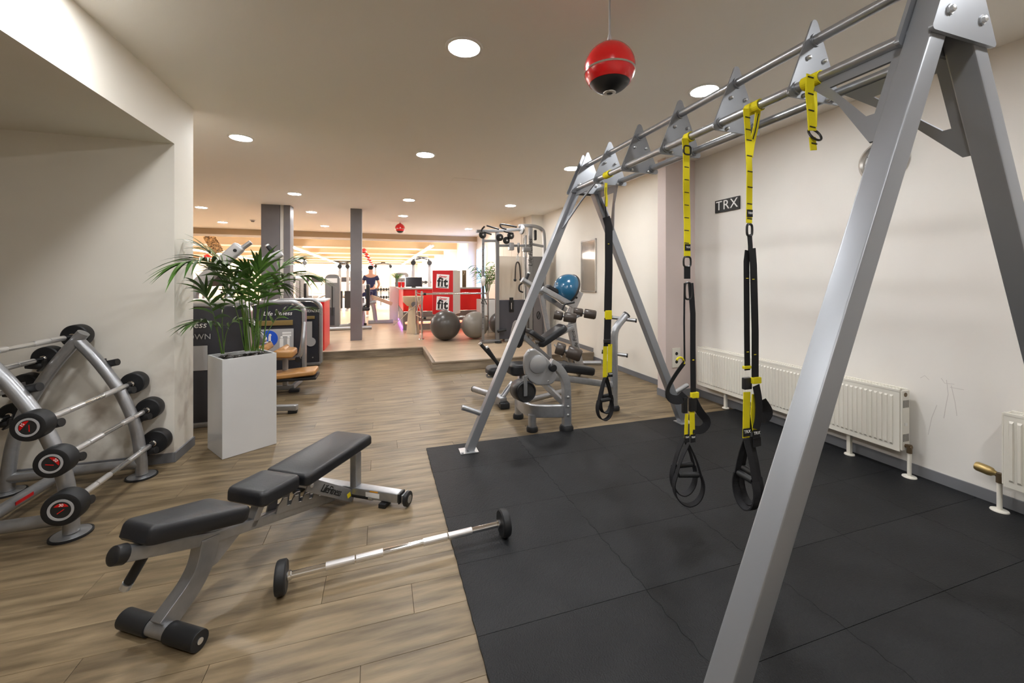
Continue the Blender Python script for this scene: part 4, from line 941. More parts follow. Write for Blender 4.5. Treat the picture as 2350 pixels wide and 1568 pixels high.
# ------------------------------------------------------------ cable machine on the step
YC = 8.0
cm = thing('cable_machine', 'grey cable cross-over machine with pulleys and weight stack on the step by the wall', 'exercise machine', (2.7, YC, PLAT))
def Q(px, py, dy=0): return Py(px, py, YC+dy)
def vt(px, y0, y1, sec, dy=0, m='silver_dark', n='post'): 
    a, b = Q(px, y0, dy), Q(px, y1, dy); a.z = max(a.z, PLAT+.002) if y0 > 700 else a.z; return part(n, MB().tube([a, V(a.x, a.y, b.z)], 1, up=(0, 1, 0), sec=sec), m, cm, None, .008)
rail = vt(1108.5, 782, 546, (.05, .05), -.05, 'silver_dark', 'pulley_rail')
for k in range(16): part('rail_hole', MB().cyl(Q(1108.5, 560+k*13, -.076), Q(1108.5, 560+k*13, -.079), .008, n=8), 'print_black', rail)
vt(1141, 782, 531, (.075, .07)); vt(1217, 780, 518, (.08, .08), 0, 'silver_dark', 'mast'); vt(1203, 775, 540, (.035, .035), .05, 'chrome', 'guide_rod'); vt(1207, 775, 540, (.03, .03), -.08, 'silver_dark', 'guide_rod')
part('foot_base', MB().box(V(Q(1125, 780).x, YC, PLAT+.03), (.42, .12, .06)), 'silver_dark', cm, None, .015)
part('foot_base', MB().box(V(Q(1190, 780).x, YC+.1, PLAT+.03), (.6, .2, .06)), 'silver_dark', cm, None, .015)
part('rubber_foot', MB().lathe([(.004, 0), (.07, 0), (.07, .03), (.004, .04)], V(Q(1141, 780).x, YC-.08, PLAT+.001), n=20), 'black_rubber', cm)
tb = part('top_bar', MB().tube([Q(1093, 531, -.1), Q(1145, 530), Q(1200, 526)], 1, up=ZZ, sec=(.07, .06)), 'silver_dark', cm, None, .01)
part('cross_bar', MB().tube([Q(1108, 553, -.05), Q(1141, 553)], 1, up=ZZ, sec=(.05, .05)), 'silver_dark', cm, None, .008)
part('cross_bar', MB().tube([Q(1141, 564), Q(1217, 564)], 1, up=ZZ, sec=(.05, .05)), 'silver_dark', cm, None, .008)
for pts in (((1105, 532), (1106, 526), (1112, 520)), ((1117, 518), (1145, 526)), ((1128, 538), (1112, 533)), ((1186, 521), (1152, 514), (1147, 516), (1150, 523), (1162, 526)), ((1156, 531), (1178, 536))):
    part('pull_up_handle', MB().tube(smooth_path([Q(a, b, -.15) for a, b in pts], 1) if len(pts) > 2 else [Q(a, b, -.15) for a, b in pts], .017, 10), 'black_rubber', tb)
def pulley(px, py, r, dy=-.08, m='black_plastic', ax=(.25, -1, 0)):
    p = part('pulley', MB().lathe([(.012, -.02), (r*.9, -.02), (r, -.014), (r*.88, 0), (r, .014), (r*.9, .02), (.012, .02)], Q(px, py, dy), ax, 28), m, cm)
    part('pulley_bolt', MB().lathe([(.004, -.03), (.018, -.03), (.018, .03), (.004, .03)], Q(px, py, dy), ax, 12), 'zinc', p)
pulley(1107.5, 539, .075); pulley(1147, 545, .075); pulley(1162, 552, .075); pulley(1172, 541, .075); pulley(1197, 527, .10, -.05, 'shroud_grey', (1, .2, 0)); pulley(1190, 569, .11, -.12, 'shroud_grey', (1, -.45, 0))
pulley(1109, 646, .10, -.12, 'white_paint', (1, -.6, 0))
part('trolley', MB().box(Q(1173, 566, -.06), (.11, .10, .16)), 'silver', cm, None, .02)
part('trolley', MB().box(Q(1208, 573, -.05), (.16, .12, .10)), 'silver_dark', cm, None, .02)
part('frosted_panel', MB().bb(V(Q(1146, 0).x, YC+.16, Q(0, 708).z), V(Q(1205, 0).x, YC+.19, Q(0, 566).z)), 'frosted', cm)
sh = part('stack_shroud', MB().bb(V(Q(1146, 0).x, YC+.02, PLAT+.06), V(Q(1210, 0).x, YC+.2, Q(0, 709).z)), 'shroud_blue', cm, None, .01)
for k in range(11): part('weight_plate', MB().bb(V(Q(1169, 0).x, YC-.015, Q(0, 745-3.3*k).z), V(Q(1179, 0).x, YC+.03, Q(0, 747.3-3.3*k).z)), 'black_plastic', sh)
part('stack_rod', MB().cyl(Q(1173.5, 710, -.02), Q(1173.5, 695, -.02), .010, n=8), 'chrome', sh); part('stack_head', MB().box(Q(1173.5, 689, -.02), (.075, .06, .11)), 'black_plastic', sh, None, .01)
part('side_shroud', MB().bb(V(Q(1223, 0).x, YC+.03, PLAT+.04), V(Q(1248, 0).x, YC+.5, Q(0, 566).z)), 'shroud_grey', cm, None, .02)
lg = part('side_shroud_lower', MB().bb(V(Q(1224, 0).x, YC+.015, PLAT+.05), V(Q(1247, 0).x, YC+.06, Q(0, 705).z)), 'column_grey', cm, None, .012)
part('round_emblem', MB().tube(arc(Q(1236, 724, .008), .05, 0, 360, 24, (.75, 0, 0), (0, 0, 1.6))[:-1], .009, 8, closed=True), 'print_black', lg)
part('round_emblem', MB().tube([Q(1234, 730, .008), Q(1238, 718, .008)], .01, 8), 'print_black', lg)
part('arch_frame', MB().tube(smooth_path([Q(1190, 518), Q(1222, 518), Q(1242, 524), Q(1249, 536), Q(1249, 600), V(Q(1249, 600).x, YC, PLAT+.04)], 2), 1, up=(0, 1, 0), sec=(.06, .10)), 'silver_dark', cm, None, .012)
part('arch_brace', MB().tube([Q(1217, 560), Q(1249, 566)], 1, up=ZZ, sec=(.05, .05)), 'silver_dark', cm, None, .008)
part('cable_guide', MB().box(Q(1228, 540, .05), (.06, .08, .22)), 'black_plastic', cm, None, .02)
ms = [c for c in cm.children if c.name.startswith('mast')][0]
text('lettering', 'Life Fitness', .13, Q(1217.5, 580, -.042), (0, 0, 1), (-1, 0, 0), 'print_black', ms, .001, .2)
part('cable', MB().cyl(Q(1190, 580, -.14), Q(1188, 586, -.14), .006, n=6), 'print_black', cm)
part('snap_hook', MB().tube(arc(Q(1188, 592, -.14), .03, 0, 360, 18, (.6, 0, 0), (0, 0, 1.6))[:-1], .008, 8, closed=True), 'zinc', cm)
rp = part('rope_handle', MB().tube(smooth_path([Q(1182, 642, -.14), Q(1183, 612, -.14), Q(1185, 604, -.14), Q(1188, 601, -.14), Q(1191, 604, -.14), Q(1193, 612, -.14), Q(1195, 641, -.14)], 2), .016, 10), 'brown_roller', cm)
for a, b in ((1182, 643), (1195, 642)): part('rope_knob', MB().ball(Q(a, b, -.14), .03, 14, 8), 'black_rubber', rp)
part('hook', MB().tube(smooth_path([Q(1199, 650, -.12), Q(1191, 655, -.12), Q(1191, 668, -.12), Q(1200, 671, -.12)], 2), .017, 10), 'black_rubber', cm)
part('cable', MB().cyl(Q(1109, 657, -.13), Q(1109, 683, -.13), .007, n=6), 'print_black', cm)
part('stirrup_handle', MB().tube([Q(1109, 680, -.13), Q(1105, 696, -.13), Q(1117, 699, -.13)], .012, 8, closed=True), 'black_rubber', cm)
part('peg', MB().cyl(Q(1142, 761, -.1), Q(1161, 757, -.1), .03, n=14), 'black_rubber', cm)

# ------------------------------------------------------------ exercise balls
def gym_ball(px, py, r, m, lab):
    c = Pz(px, py, PLAT); 
    o = solo('exercise_ball', MB().ball(c+V(0, 0, r), r, 44, 24), m, lab, 'exercise ball', tuple(c), 'exercise balls on the step'); return o
gym_ball(1022, 781, .318, 'ball_dark', 'large dark grey exercise ball in front of the red cubes')
gym_ball(1090, 777, .295, 'ball_grey', 'lighter grey exercise ball next to the dark one')
gym_ball(1147, 767, .26, 'ball_dark', 'dark exercise ball half hidden behind the cable machine post')
# ------------------------------------------------------------ selectorised machines behind the planter
def rounded(x0, x1, z0, z1, r, n=8):
    pts = [(x1, z0)]
    pts += [(x1-r+r*math.cos(math.radians(a)), z1-r+r*math.sin(math.radians(a))) for a in [90*k/n for k in range(n+1)]]
    pts += [(x0+r+r*math.cos(math.radians(a)), z1-r+r*math.sin(math.radians(a))) for a in [90+90*k/n for k in range(n+1)]]
    return pts+[(x0, z0)]
def shroud(t, x0, x1, y, z1, r, depth=.22):
    pts = rounded(x0+.03, x1-.03, .05, z1-.03, r-.02)
    p = part('shroud_panel', MB().prism(pts, (0, y+depth/2, 0), (1, 0, 0), (0, 0, 1), depth-.04), 'shroud_dark', t, None, .006)
    fr_ = [V(a, y+depth/2-.02, b) for a, b in rounded(x0, x1, .03, z1, r)]
    part('frame_tube', MB().tube(fr_, 1, up=(0, 1, 0), sec=(.05, depth*.6)), 'silver', t, None, .015)
    part('base_bar', MB().tube([V(x0, y+.05, .03), V(x1, y+.05, .03)], 1, up=ZZ, sec=(.08, .05)), 'silver', t, None, .012)
    return p
s1 = thing('pulldown_machine', 'dark shrouded pulldown machine with silver lever arms right behind the wall pier', 'exercise machine', (-1.75, 4.8, 0))
p = shroud(s1, -2.25, -1.27, 4.66, 1.20, .10)
text('lettering', 'Life Fitness', .085, V(-1.80, 4.669, 1.0), (1, 0, 0), (0, 0, 1), 'print_white', p, .001, .2)
text('lettering', 'PULLDOWN', .075, V(-1.78, 4.669, .885), (1, 0, 0), (0, 0, 1), 'print_grey', p, .001)
part('instruction_plate', MB().bb((-1.95, 4.666, .56), (-1.60, 4.672, .80)), 'print_grey', p, None, .01)
part('top_cover', MB().bb((-2.2, 4.68, 1.21), (-1.3, 4.86, 1.25)), 'white_paint', s1, None, .01)
Y4 = 5.15
p = part('lever_arm', MB().tube([Py(420, 690, Y4), Py(470, 640, Y4), Py(552, 564, Y4)], 1, up=(0, 1, 0), sec=(.125, .09)), 'silver_light', s1, None, .025)
part('arm_bolt', MB().cyl(Py(539, 575, Y4-.048), Py(539, 575, Y4-.056), .018, n=16), 'black_plastic', p)
part('arm_grip', MB().cyl(Py(553, 572, Y4), Py(576, 556, Y4), .026, n=16), 'silver', p)
p = part('lever_arm', MB().tube([Py(565, 618, Y4+.3), Py(648, 580, Y4+.3)], 1, up=(0, 1, 0), sec=(.085, .08)), 'silver_light', s1, None, .02)
g = part('arm_grip', MB().cyl(Py(630, 584, Y4+.3), Py(614, 565, Y4+.3), .024, n=16), 'black_rubber', p); part('grip_cap', MB().cyl(Py(614, 565, Y4+.3), Py(612, 562, Y4+.3), .026, n=16), 'zinc', g)
part('arm_post', MB().tube([V(-2.0, Y4, .05), Py(440, 665, Y4), Py(468, 641, Y4)], 1, up=(0, 1, 0), sec=(.12, .1)), 'silver', s1, None, .02)
part('cross_tube', MB().tube([Py(565, 618, Y4+.3), Py(545, 640, Y4+.2), V(-1.75, Y4+.1, .9)], .045, 14), 'silver', s1)
part('thigh_pad', MB().pad(Py(464, 708, 5.0), (1, 0, 0), (0, 1, 0), (0, 0, 1), .14, .2, .06, .02), 'tan_vinyl', s1)
part('weight_housing', MB().bb(Py(520, 716, 5.25), Py(560, 690, 5.5)), 'shroud_grey', s1, None, .02)
part('head_roll', MB().pad(Py(550, 734, 5.4), (1, 0, 0), (0, 1, 0), (0, 0, 1), .17, .2, .11, .04), 'tan_vinyl', s1)
part('back_support', MB().tube([Py(560, 735, 5.45), Py(600, 790, 5.45)], 1, up=(0, 1, 0), sec=(.16, .1)), 'silver', s1, None, .03)
part('floor_bar', MB().tube([Pz(600, 938, .06), Pz(683, 935, .06)], 1, up=ZZ, sec=(.07, .06)), 'silver', s1, None, .012)
part('rubber_foot', MB().box(Pz(672, 944, .02), (.09, .06, .035)), 'black_rubber', s1, None, .006)

s2 = thing('biceps_curl_machine', 'dark shrouded biceps curl machine with tan cushions behind the planter', 'exercise machine', (-1.2, 6.1, 0))
p = shroud(s2, -1.80, -1.04, 6.37, 1.12, .17)
text('lettering', 'Life Fitness', .08, V(-1.36, 6.379, .965), (1, 0, 0), (0, 0, 1), 'print_white', p, .001, .2)
part('gold_plate', MB().bb((-1.70, 6.366, .80), (-1.17, 6.376, .87)), 'brass', p, None, .004)
ip = part('instruction_plate', MB().bb((-1.62, 6.368, .36), (-1.16, 6.374, .75)), 'print_grey', p, None, .01)
part('blue_disc', MB().lathe([(.115, 0), (.115, .003), (.002, .003)], V(-1.47, 6.368, .62), (0, -1, 0), 36), 'print_blue', ip)
part('pictogram', MB().box(V(-1.49, 6.363, .575), (.12, .003, .022)).box(V(-1.455, 6.363, .615), (.03, .003, .085)).ball(V(-1.45, 6.363, .67), .018, 10, 6, (1, .2, 1)), 'print_white', ip)
for k in range(2): part('label', MB().bb((-1.30, 6.364, .68-.035*k), (-1.19, 6.368, .705-.035*k)), 'print_white', ip)
for k, x in enumerate((-1.31, -1.225)): 
    b_ = part('figure', MB().box(V(x, 6.365, .55), (.045-.015*k, .003, .13)).ball(V(x, 6.365, .63), .018, 10, 6, (1, .2, 1)), 'print_white', ip)
part('figure_accent', MB().box(V(-1.31, 6.363, .47), (.04, .003, .04)), 'print_orange', ip)
YS = 5.85
part('curl_pad', MB().pad(Py(640, 815, YS), (.86, 0, .5), (0, 1, 0), (-.5, 0, .86), .26, .34, .07, .03), 'tan_vinyl', s2)
part('curl_pad', MB().pad(Py(656, 817, YS-.05), (1, 0, -.05), (0, 1, 0), (0, 0, 1), .22, .34, .09, .03), 'tan_vinyl', s2)
part('curl_pad', MB().pad(Py(585, 815, YS), (.9, 0, .35), (0, 1, 0), (-.35, 0, .9), .40, .34, .08, .03), 'tan_vinyl', s2)
part('seat_pad', MB().pad(Py(668, 862, YS-.1), (1, 0, .06), (0, 1, 0), (0, 0, 1), .60, .34, .06, .025), 'tan_vinyl', s2)
part('seat_base', MB().box(Py(672, 866, YS-.1), (.58, .32, .035)), 'black_plastic', s2, None, .008)
part('seat_post', MB().tube([Py(655, 822, YS), V(Py(655, 822, YS).x, YS, .08)], 1, up=(0, 1, 0), sec=(.06, .06)), 'silver', s2, None, .01)
part('arm_bar', MB().tube(smooth_path([Py(632, 822, YS), Py(680, 822, YS), Py(690, 815, YS), Py(696, 780, YS), Py(698, 740, YS+.1)], 2), .028, 14), 'silver', s2)
part('bar_cap', MB().cyl(Py(684, 826, YS-.06), Py(684, 824, YS-.02), .036, n=16), 'black_rubber', s2)
part('floor_bar', MB().tube([Pz(600, 893, .05), Pz(672, 888, .05), Pz(690, 872, .05)], 1, up=ZZ, sec=(.06, .06)), 'silver', s2, None, .012)
part('rubber_foot', MB().box(Pz(676, 896, .02), (.12, .08, .04)), 'black_rubber', s2, None, .008)

s3 = thing('shrouded_weight_machine', 'dark shrouded weight machine nearest the step, right of the tan cushions', 'exercise machine', (-1.3, 7.5, 0))
p = shroud(s3, -1.70, -.956, 7.44, 1.10, .17)
text('lettering', 'Life Fitness', .085, V(-1.16, 7.449, .92), (1, 0, 0), (0, 0, 1), 'print_white', p, .001, .2)
part('gold_plate', MB().bb((-1.5, 7.436, .78), (-1.04, 7.446, .83)), 'brass', p, None, .004)
part('instruction_plate', MB().bb((-1.5, 7.438, .45), (-1.08, 7.444, .74)), 'print_grey', p, None, .01)
part('round_window', MB().lathe([(.075, 0), (.075, .006), (.002, .006)], V(-1.10, 7.446, .40), (0, -1, 0), 28), 'print_grey', p)
part('round_bolt', MB().lathe([(.012, 0), (.012, .006), (.002, .006)], V(-1.07, 7.446, .14), (0, -1, 0), 12), 'zinc', p)
rc = thing('red_cabinet', 'red-sided low cabinet on the platform right of the dark machines', 'cabinet', (-1.35, 8.3, PLAT))
x1 = Py(744, 700, 8.05).x
part('side_panel', MB().bb((x1-.10, 8.05, PLAT), (x1, 8.9, 1.03)), 'red_panel', rc, None, .004); part('body', MB().bb((x1-.9, 8.1, PLAT), (x1-.10, 8.88, 1.01)), 'white_paint', rc, None, .004)
part('top_panel', MB().bb((x1-.92, 8.05, 1.03), (x1+.01, 8.92, 1.06)), 'white_paint', rc, None, .004)

# ------------------------------------------------------------ reception
YR = 10.6
rx0 = Py(929, 700, YR).x; rx1 = Py(1104, 700, YR).x
rt = thing('reception_counter', 'red and grey reception counter with grey top on the raised floor', 'counter', ((rx0+rx1)/2, YR+.6, PLAT))
zt = Py(1000, 661, YR).z
part('front_panel', MB().bb((rx0, YR, .62), (rx1, YR+.04, zt-.03)), 'red_panel', rt, None, .004)
part('front_panel', MB().bb((rx0, YR, .36), (rx1, YR+.04, .61)), 'counter_grey', rt, None, .004)
part('plinth', MB().bb((rx0+.0, YR-.02, PLAT), (rx1, YR+.12, .30)), 'counter_grey', rt, None, .004)
part('light_strip', MB().bb((rx0+.02, YR+.01, .305), (rx1, YR+.03, .345)), 'led_red', rt)
part('side_panel', MB().bb((rx0-.04, YR, .62), (rx0, YR+2.6, zt-.03)), 'red_panel', rt, None, .004)
part('side_panel', MB().bb((rx0-.04, YR, PLAT), (rx0, YR+2.6, .60)), 'counter_grey', rt, None, .004)
part('light_strip', MB().bb((rx0-.065, YR+.1, PLAT+.03), (rx0-.045, YR+2.5, PLAT+.07)), 'led_violet', rt)
part('counter_top', MB().bb((rx0-.12, YR-.06, zt-.03), (rx1, YR+.5, zt+.01)).bb((rx0-.12, YR+.5, zt-.03), (rx0+.4, YR+2.7, zt+.01)), 'counter_top', rt, None, .004)
pa = Py(903, 700, 13.3)
part('end_post', MB().bb((pa.x-.12, 13.2, PLAT), (pa.x+.14, 13.6, zt)), 'white_paint', rt, None, .006)
tv = thing('tilted_monitor', 'dark tilted screen standing on the reception counter', 'monitor', tuple(V(Py(948, 661, YR+.2).x, YR+.25, zt+.01)))
R_ = Matrix.Rotation(-.5, 3, 'X'); c = V(Py(950, 655, YR+.2).x, YR+.25, zt+.155)
part('screen', MB().box(c, (.42, .03, .26), R_), 'screen', tv, None, .006); part('bezel', MB().box(c+V(0, .018, 0), (.44, .02, .28), R_), 'alu', tv, None, .006)
part('stand', MB().box(V(c.x, c.y+.03, zt+.055), (.1, .1, .088)), 'black_plastic', tv, None, .006)
for k, px_ in enumerate((917, 925)):
    c = V(Py(px_, 655, YR+.6).x, YR+.6, zt+.011)
    t = thing('red_tumbler', ['red tumbler with white rim on the counter, left of the pair', 'red tumbler with white rim on the counter, right of the pair'][k], 'cup', tuple(c), 0, 'red tumblers on the counter')
    part('cup', MB().lathe([(.004, 0), (.035, 0), (.042, .14), (.038, .14), (.03, .01), (.004, .01)], c, n=20), 'red_panel', t); part('rim', MB().lathe([(.038, .14), (.044, .14), (.044, .152), (.038, .152)], c, n=20, closed=True), 'print_white', t)
def bushy(name, lab, c, n, L, wd, matn, potr, poth, potmat, square=False, spread=.8, grp=None):
    t = thing(name+'_pot', lab[0], 'planter' if square else 'pot', tuple(c))
    if square: part('pot', MB().box(c+V(0, 0, poth/2), (potr*2, potr*2, poth)), potmat, t, None, .006); part('inset', MB().box(c+V(0, 0, poth), (potr*1.8, potr*1.8, .004)), 'soil', t)
    else: part('pot', MB().lathe([(.004, 0), (potr*.75, 0), (potr, poth), (potr*.9, poth), (potr*.85, poth-.01), (.004, poth-.01)], c, n=20), potmat, t)
    q = c+V(0, 0, poth); pt_ = thing(name, lab[1], 'plant', tuple(q))
    for k in range(n):
        a = 2*PI*k/n+random.uniform(-.3, .3); e = V(math.cos(a), math.sin(a), 0); h = L*random.uniform(.7, 1.1)
        f = part('stem', MB().tube([q, q+e*h*.2*spread+V(0, 0, h*.6), q+e*h*.6*spread+V(0, 0, h*.85)], .006, 6), 'stem', pt_)
        for j in range(8):
            s = 1 if j % 2 else -1; u = .3+.7*j/7; p = q+e*h*.5*u*spread+V(0, 0, h*(.25+.62*u)); sd = e.cross(ZZ)
            part('leaf', leaflet(p, e*.5+sd*s*.8+V(0, 0, .5*(1-u)+.2), h*.42, wd, .5, ZZ), matn, f)
c = V(Py(911, 662, YR+1.6).x, YR+1.6, zt+.011)
bushy('counter_plant', ('small dark pot on the far corner of the counter', 'small light green plant on the far corner of the counter'), c, 6, .30, .05, 'leaf_far', .06, .12, 'column_grey')
c = V(Py(1119, 700, 9.75).x, 9.75, PLAT)
bushy('bright_palm', ('white square planter behind the railing near the blue window', 'bright green palm in the white planter near the blue window'), c, 13, .95, .05, 'leaf_far', .23, Py(1121, 688, 9.5).z-PLAT, 'white_paint', True, .6)
# lettered cubes on a plinth
ca = math.radians(-29); cu_o = V(Py(1025, 700, 10.0).x, 10.0, 0); Rz = Matrix.Rotation(ca, 3, 'Z'); ce = V(math.cos(ca), math.sin(ca), 0); cn = V(math.sin(ca), -math.cos(ca), 0)
side = .53; zb = Py(1020, 722, 9.8).z
pd = solo('display_plinth', MB().box(cu_o+V(0, .05, (PLAT+zb)/2), (.5, .5, zb-PLAT), Rz), 'counter_grey', 'grey plinth carrying the two red cubes, hidden behind the dark ball', 'plinth', (cu_o.x, cu_o.y, PLAT), None, .006)
for k in range(2):
    c = cu_o+V(0, 0, zb+.002+side/2+k*(side+.004))
    t = thing('display_cube', ['lower red cube with white lettering square, white on its side', 'upper red cube with white lettering square, white on its side'][k], 'display cube', (c.x, c.y, c.z-side/2), ca, 'red lettered cubes')
    part('body', MB().box(c, (side, side, side), Rz), 'print_white', t, None, .004)
    f = part('red_face', MB().box(c+cn*(side/2+.003), (side-.01, .006, side-.01), Rz), 'red_dark', t, None, .003)
    R2 = Rz @ Matrix.Rotation(.06, 3, 'Y'); ex = R2 @ V(1, 0, 0); ez = R2 @ V(0, 0, 1); o = c+cn*(side/2+.008)
    part('white_square', MB().box(o, (.32, .004, .33), R2), 'print_white', f, None, .002)
    o2 = o+cn*.003
    text('lettering_small', 'clever', .085, o2+ez*.115, ex, ez, 'red_dark', f, .001, 0, 1.0, bold=.02)
    text('lettering_large', 'fit', .29, o2+ez*-.03, ex, ez, 'print_black', f, .001, 0, 1.08, bold=.035)
    part('small_print_line', MB().box(o2+ez*-.145, (.24, .001, .014), R2), 'print_black', f)

# chrome railing
rg = thing('chrome_railing', 'chrome railing with two horizontal bars behind the exercise balls', 'railing', (1.3, 9.0, PLAT))
y = 8.95; A = Py(968, 700, y); Bb = Py(1120, 700, y); Cc = Py(955, 700, 9.75)
for (q, yy, ztop) in ((A, y, 1.18), (Cc, 9.75, 1.18)):
    pq = part('post', MB().cyl((q.x, yy, PLAT+.002), (q.x, yy, ztop), .022, n=16), 'chrome', rg); part('post_foot', MB().lathe([(.02, 0), (.06, 0), (.055, .012), (.02, .018)], (q.x, yy, PLAT+.001), n=20), 'chrome', pq)
part('post', MB().cyl((Bb.x, y, PLAT+.002), (Bb.x, y, 1.18), .022, n=16), 'chrome', rg)
for z in (1.12, .60):
    part('rail', MB().cyl((A.x, y, z), (Bb.x, y, z), .02, n=14), 'chrome', rg); part('rail', MB().cyl((A.x, y, z), (Cc.x, 9.75, z), .012, n=10), 'chrome', rg)
    part('joint', MB().cyl((A.x+.03, y, z), (A.x+.09, y, z), .028, n=14), 'black_plastic', rg)
for s in (0, 1): part('brace_wire', MB().cyl((A.x, y, .62+.48*s), (Cc.x, 9.75, 1.1-.48*s), .008, n=8), 'chrome', rg)
part('brace_wire', MB().cyl((Cc.x, 9.75, .85), (Cc.x-.5, 9.9, .36), .012, n=8), 'chrome', rg)
bs = thing('bar_stool', 'beige shell bar stool on a tapered pedestal in front of the counter', 'stool', tuple(V(Py(948, 750, 10.05).x, 10.05, PLAT)))
c = V(Py(948, 700, 10.05).x, 10.05, 0); z1 = Py(948, 680, 10.05).z; z0 = Py(948, 703, 10.05).z
part('shell_seat', MB().lathe([(.004, z0), (.14, z0+.01), (.23, z0+.10), (.25, z1), (.225, z1), (.20, z0+.12), (.004, z0+.06)], c, n=28), 'beige', bs)
part('pedestal', MB().tube([V(c.x, c.y, PLAT+.002), V(c.x, c.y, z0+.02)], [.16, .10], 20), 'beige', bs)
part('swivel', MB().cyl(V(c.x, c.y-.2, z0+.06), V(c.x, c.y-.235, z0+.06), .06, n=20), 'column_grey', bs)

# ------------------------------------------------------------ far hall equipment
def far_tower(px, yy, wpx, top_py, lab, m='shroud_grey', frame=True, seat=True):
    a = Py(px-wpx/2, top_py, yy); b = Py(px+wpx/2, top_py, yy); z = a.z
    t = thing('hall_weight_machine', lab, 'exercise machine', ((a.x+b.x)/2, yy, PLAT), 0, 'weight machines in the hall')
    pts = rounded(a.x, b.x, PLAT+.03, z, .12)
    part('shroud_panel', MB().prism(pts, (0, yy, 0), (1, 0, 0), (0, 0, 1), .3), m, t, None, .01)
    part('stack_window', MB().bb((a.x+.12, yy-.17, PLAT+.1), (b.x-.12, yy-.152, z*.45)), 'shroud_dark', t)
    part('stack_rod', MB().cyl(((a.x+b.x)/2, yy-.18, .5), ((a.x+b.x)/2, yy-.18, z-.3), .012, n=8), 'print_black', t)
    part('sign_plate', MB().bb(((a.x+b.x)/2-.15, yy-.16, z-.22), ((a.x+b.x)/2+.12, yy-.152, z-.1)), 'print_white', t)
    if frame:
        part('frame_arm', MB().tube(smooth_path([V(b.x, yy-.1, PLAT+.06), V(b.x+.35, yy-.3, PLAT+.10), V(b.x+.5, yy-.3, .75), V(b.x+.9, yy-.3, .85)], 2), .05, 12), 'silver_light', t)
        part('floor_bar', MB().tube([V(a.x, yy-.5, PLAT+.05), V(b.x+.8, yy-.5, PLAT+.05)], .045, 12), 'silver_light', t)
    if seat:
        part('seat_pad', MB().pad(V(b.x+.55, yy-.3, .62), (1, 0, 0), (0, 1, 0), (0, 0, 1), .4, .4, .09, .03), 'black_vinyl', t)
        part('back_pad', MB().pad(V(b.x+.75, yy-.3, 1.0), (0, 0, 1), (0, 1, 0), (-1, 0, .1), .6, .4, .09, .03), 'black_vinyl', t)
        part('seat_post', MB().cyl((b.x+.55, yy-.3, PLAT+.03), (b.x+.55, yy-.3, .62), .05, n=12), 'silver_light', t)
    return t
far_tower(764, 11.6, 33, 630, 'grey tower weight machine in the hall left of the slim column')
far_tower(922, 16.6, 30, 626, 'grey rounded machine tower behind the reception counter', 'shroud_grey', False, False)
far_tower(640, 15.5, 26, 628, 'grey machine tower glimpsed right of the palm crown', 'column_grey')
far_tower(690, 17.5, 20, 626, 'small grey machine tower between palm and red cabinet', 'shroud_grey', True, False)
# leg-press like bench right of the slim column
t = thing('hall_bench_machine', 'white framed incline machine standing right of the slim column', 'exercise machine', (-.1, 12.5, PLAT), 0, 'weight machines in the hall')
yy = 12.5; E_ = lambda a, b: Py(a, b, yy)
part('main_frame', MB().tube(smooth_path([E_(848, 672), E_(852, 690), E_(858, 705), V(E_(862, 720).x, yy, PLAT+.05)], 2), .06, 12), 'silver_light', t)
part('rail', MB().tube([E_(851, 680), E_(900, 698)], 1, up=ZZ, sec=(.1, .1)), 'beige', t, None, .01)
part('floor_bar', MB().tube([V(E_(845, 720).x, yy, PLAT+.05), V(E_(902, 720).x, yy, PLAT+.05)], 1, up=ZZ, sec=(.1, .1)), 'silver_light', t, None, .01)
part('seat_pad', MB().pad(E_(838, 680), (1, 0, .2), (0, 1, 0), (0, 0, 1), .4, .4, .12, .04), 'navy', t)
part('back_pad', MB().pad(E_(834, 672), (.3, 0, 1), (0, 1, 0), (-1, 0, .3), .5, .4, .1, .04), 'white_paint', t)
part('front_leg', MB().tube([E_(832, 685), V(E_(836, 735).x, yy-.4, PLAT+.05)], .05, 12), 'silver_light', t); part('rubber_foot', MB().box(V(E_(836, 735).x, yy-.4, PLAT+.03), (.15, .1, .06)), 'black_rubber', t)
# frame racks with dumbbells
def rack(px0, px1, yy, rows, lab, mats=('silver_light', 'black_rubber'), top=None):
    a = Py(px0, 640, yy).x; b = Py(px1, 640, yy).x; t = thing('dumbbell_rack', lab, 'rack', ((a+b)/2, yy, PLAT), 0, 'racks in the hall'); ztop = top or 1.5
    for x in (a, (a+b)/2, b): part('upright', MB().bb((x-.03, yy+.13, PLAT), (x+.03, yy+.19, ztop)), mats[0], t)
    for r_ in range(rows): part('shelf', MB().bb((a, yy-.15, .45+r_*.38), (b, yy+.13, .48+r_*.38)), mats[0], t)
    part('foot', MB().bb((a-.03, yy-.35, PLAT), (a+.05, yy+.25, PLAT+.06)).bb((b-.05, yy-.35, PLAT), (b+.03, yy+.25, PLAT+.06)), mats[0], t)
    return a, b, yy
DBM = {}
def dumbbells(a, b, yy, z, n, lab):
    if 'd' not in DBM:
        t = thing('dumbbell', lab, 'dumbbell', (0, 0, 0), 0, 'dumbbells on the hall racks')
        part('handle', MB().cyl((0, -.07, 0), (0, .07, 0), .016, n=8), 'chrome', t, local=True)
        for s in (-1, 1): part('head', MB().cyl((0, s*.07, 0), (0, s*.16, 0), .065, n=12), 'black_rubber', t, local=True)
        DBM['d'] = t; first = True
    else: first = False
    for k in range(n):
        o = DBM['d'] if (first and k == 0) else copy_tree(DBM['d'])
        o.location = (a+.1+(b-a-.2)*k/(n-1), yy-.07, z+.066); o['label'] = lab
a, b, yy = rack(850, 898, 21.0, 2, 'dumbbell rack in the far hall right of the slim column', top=1.1)
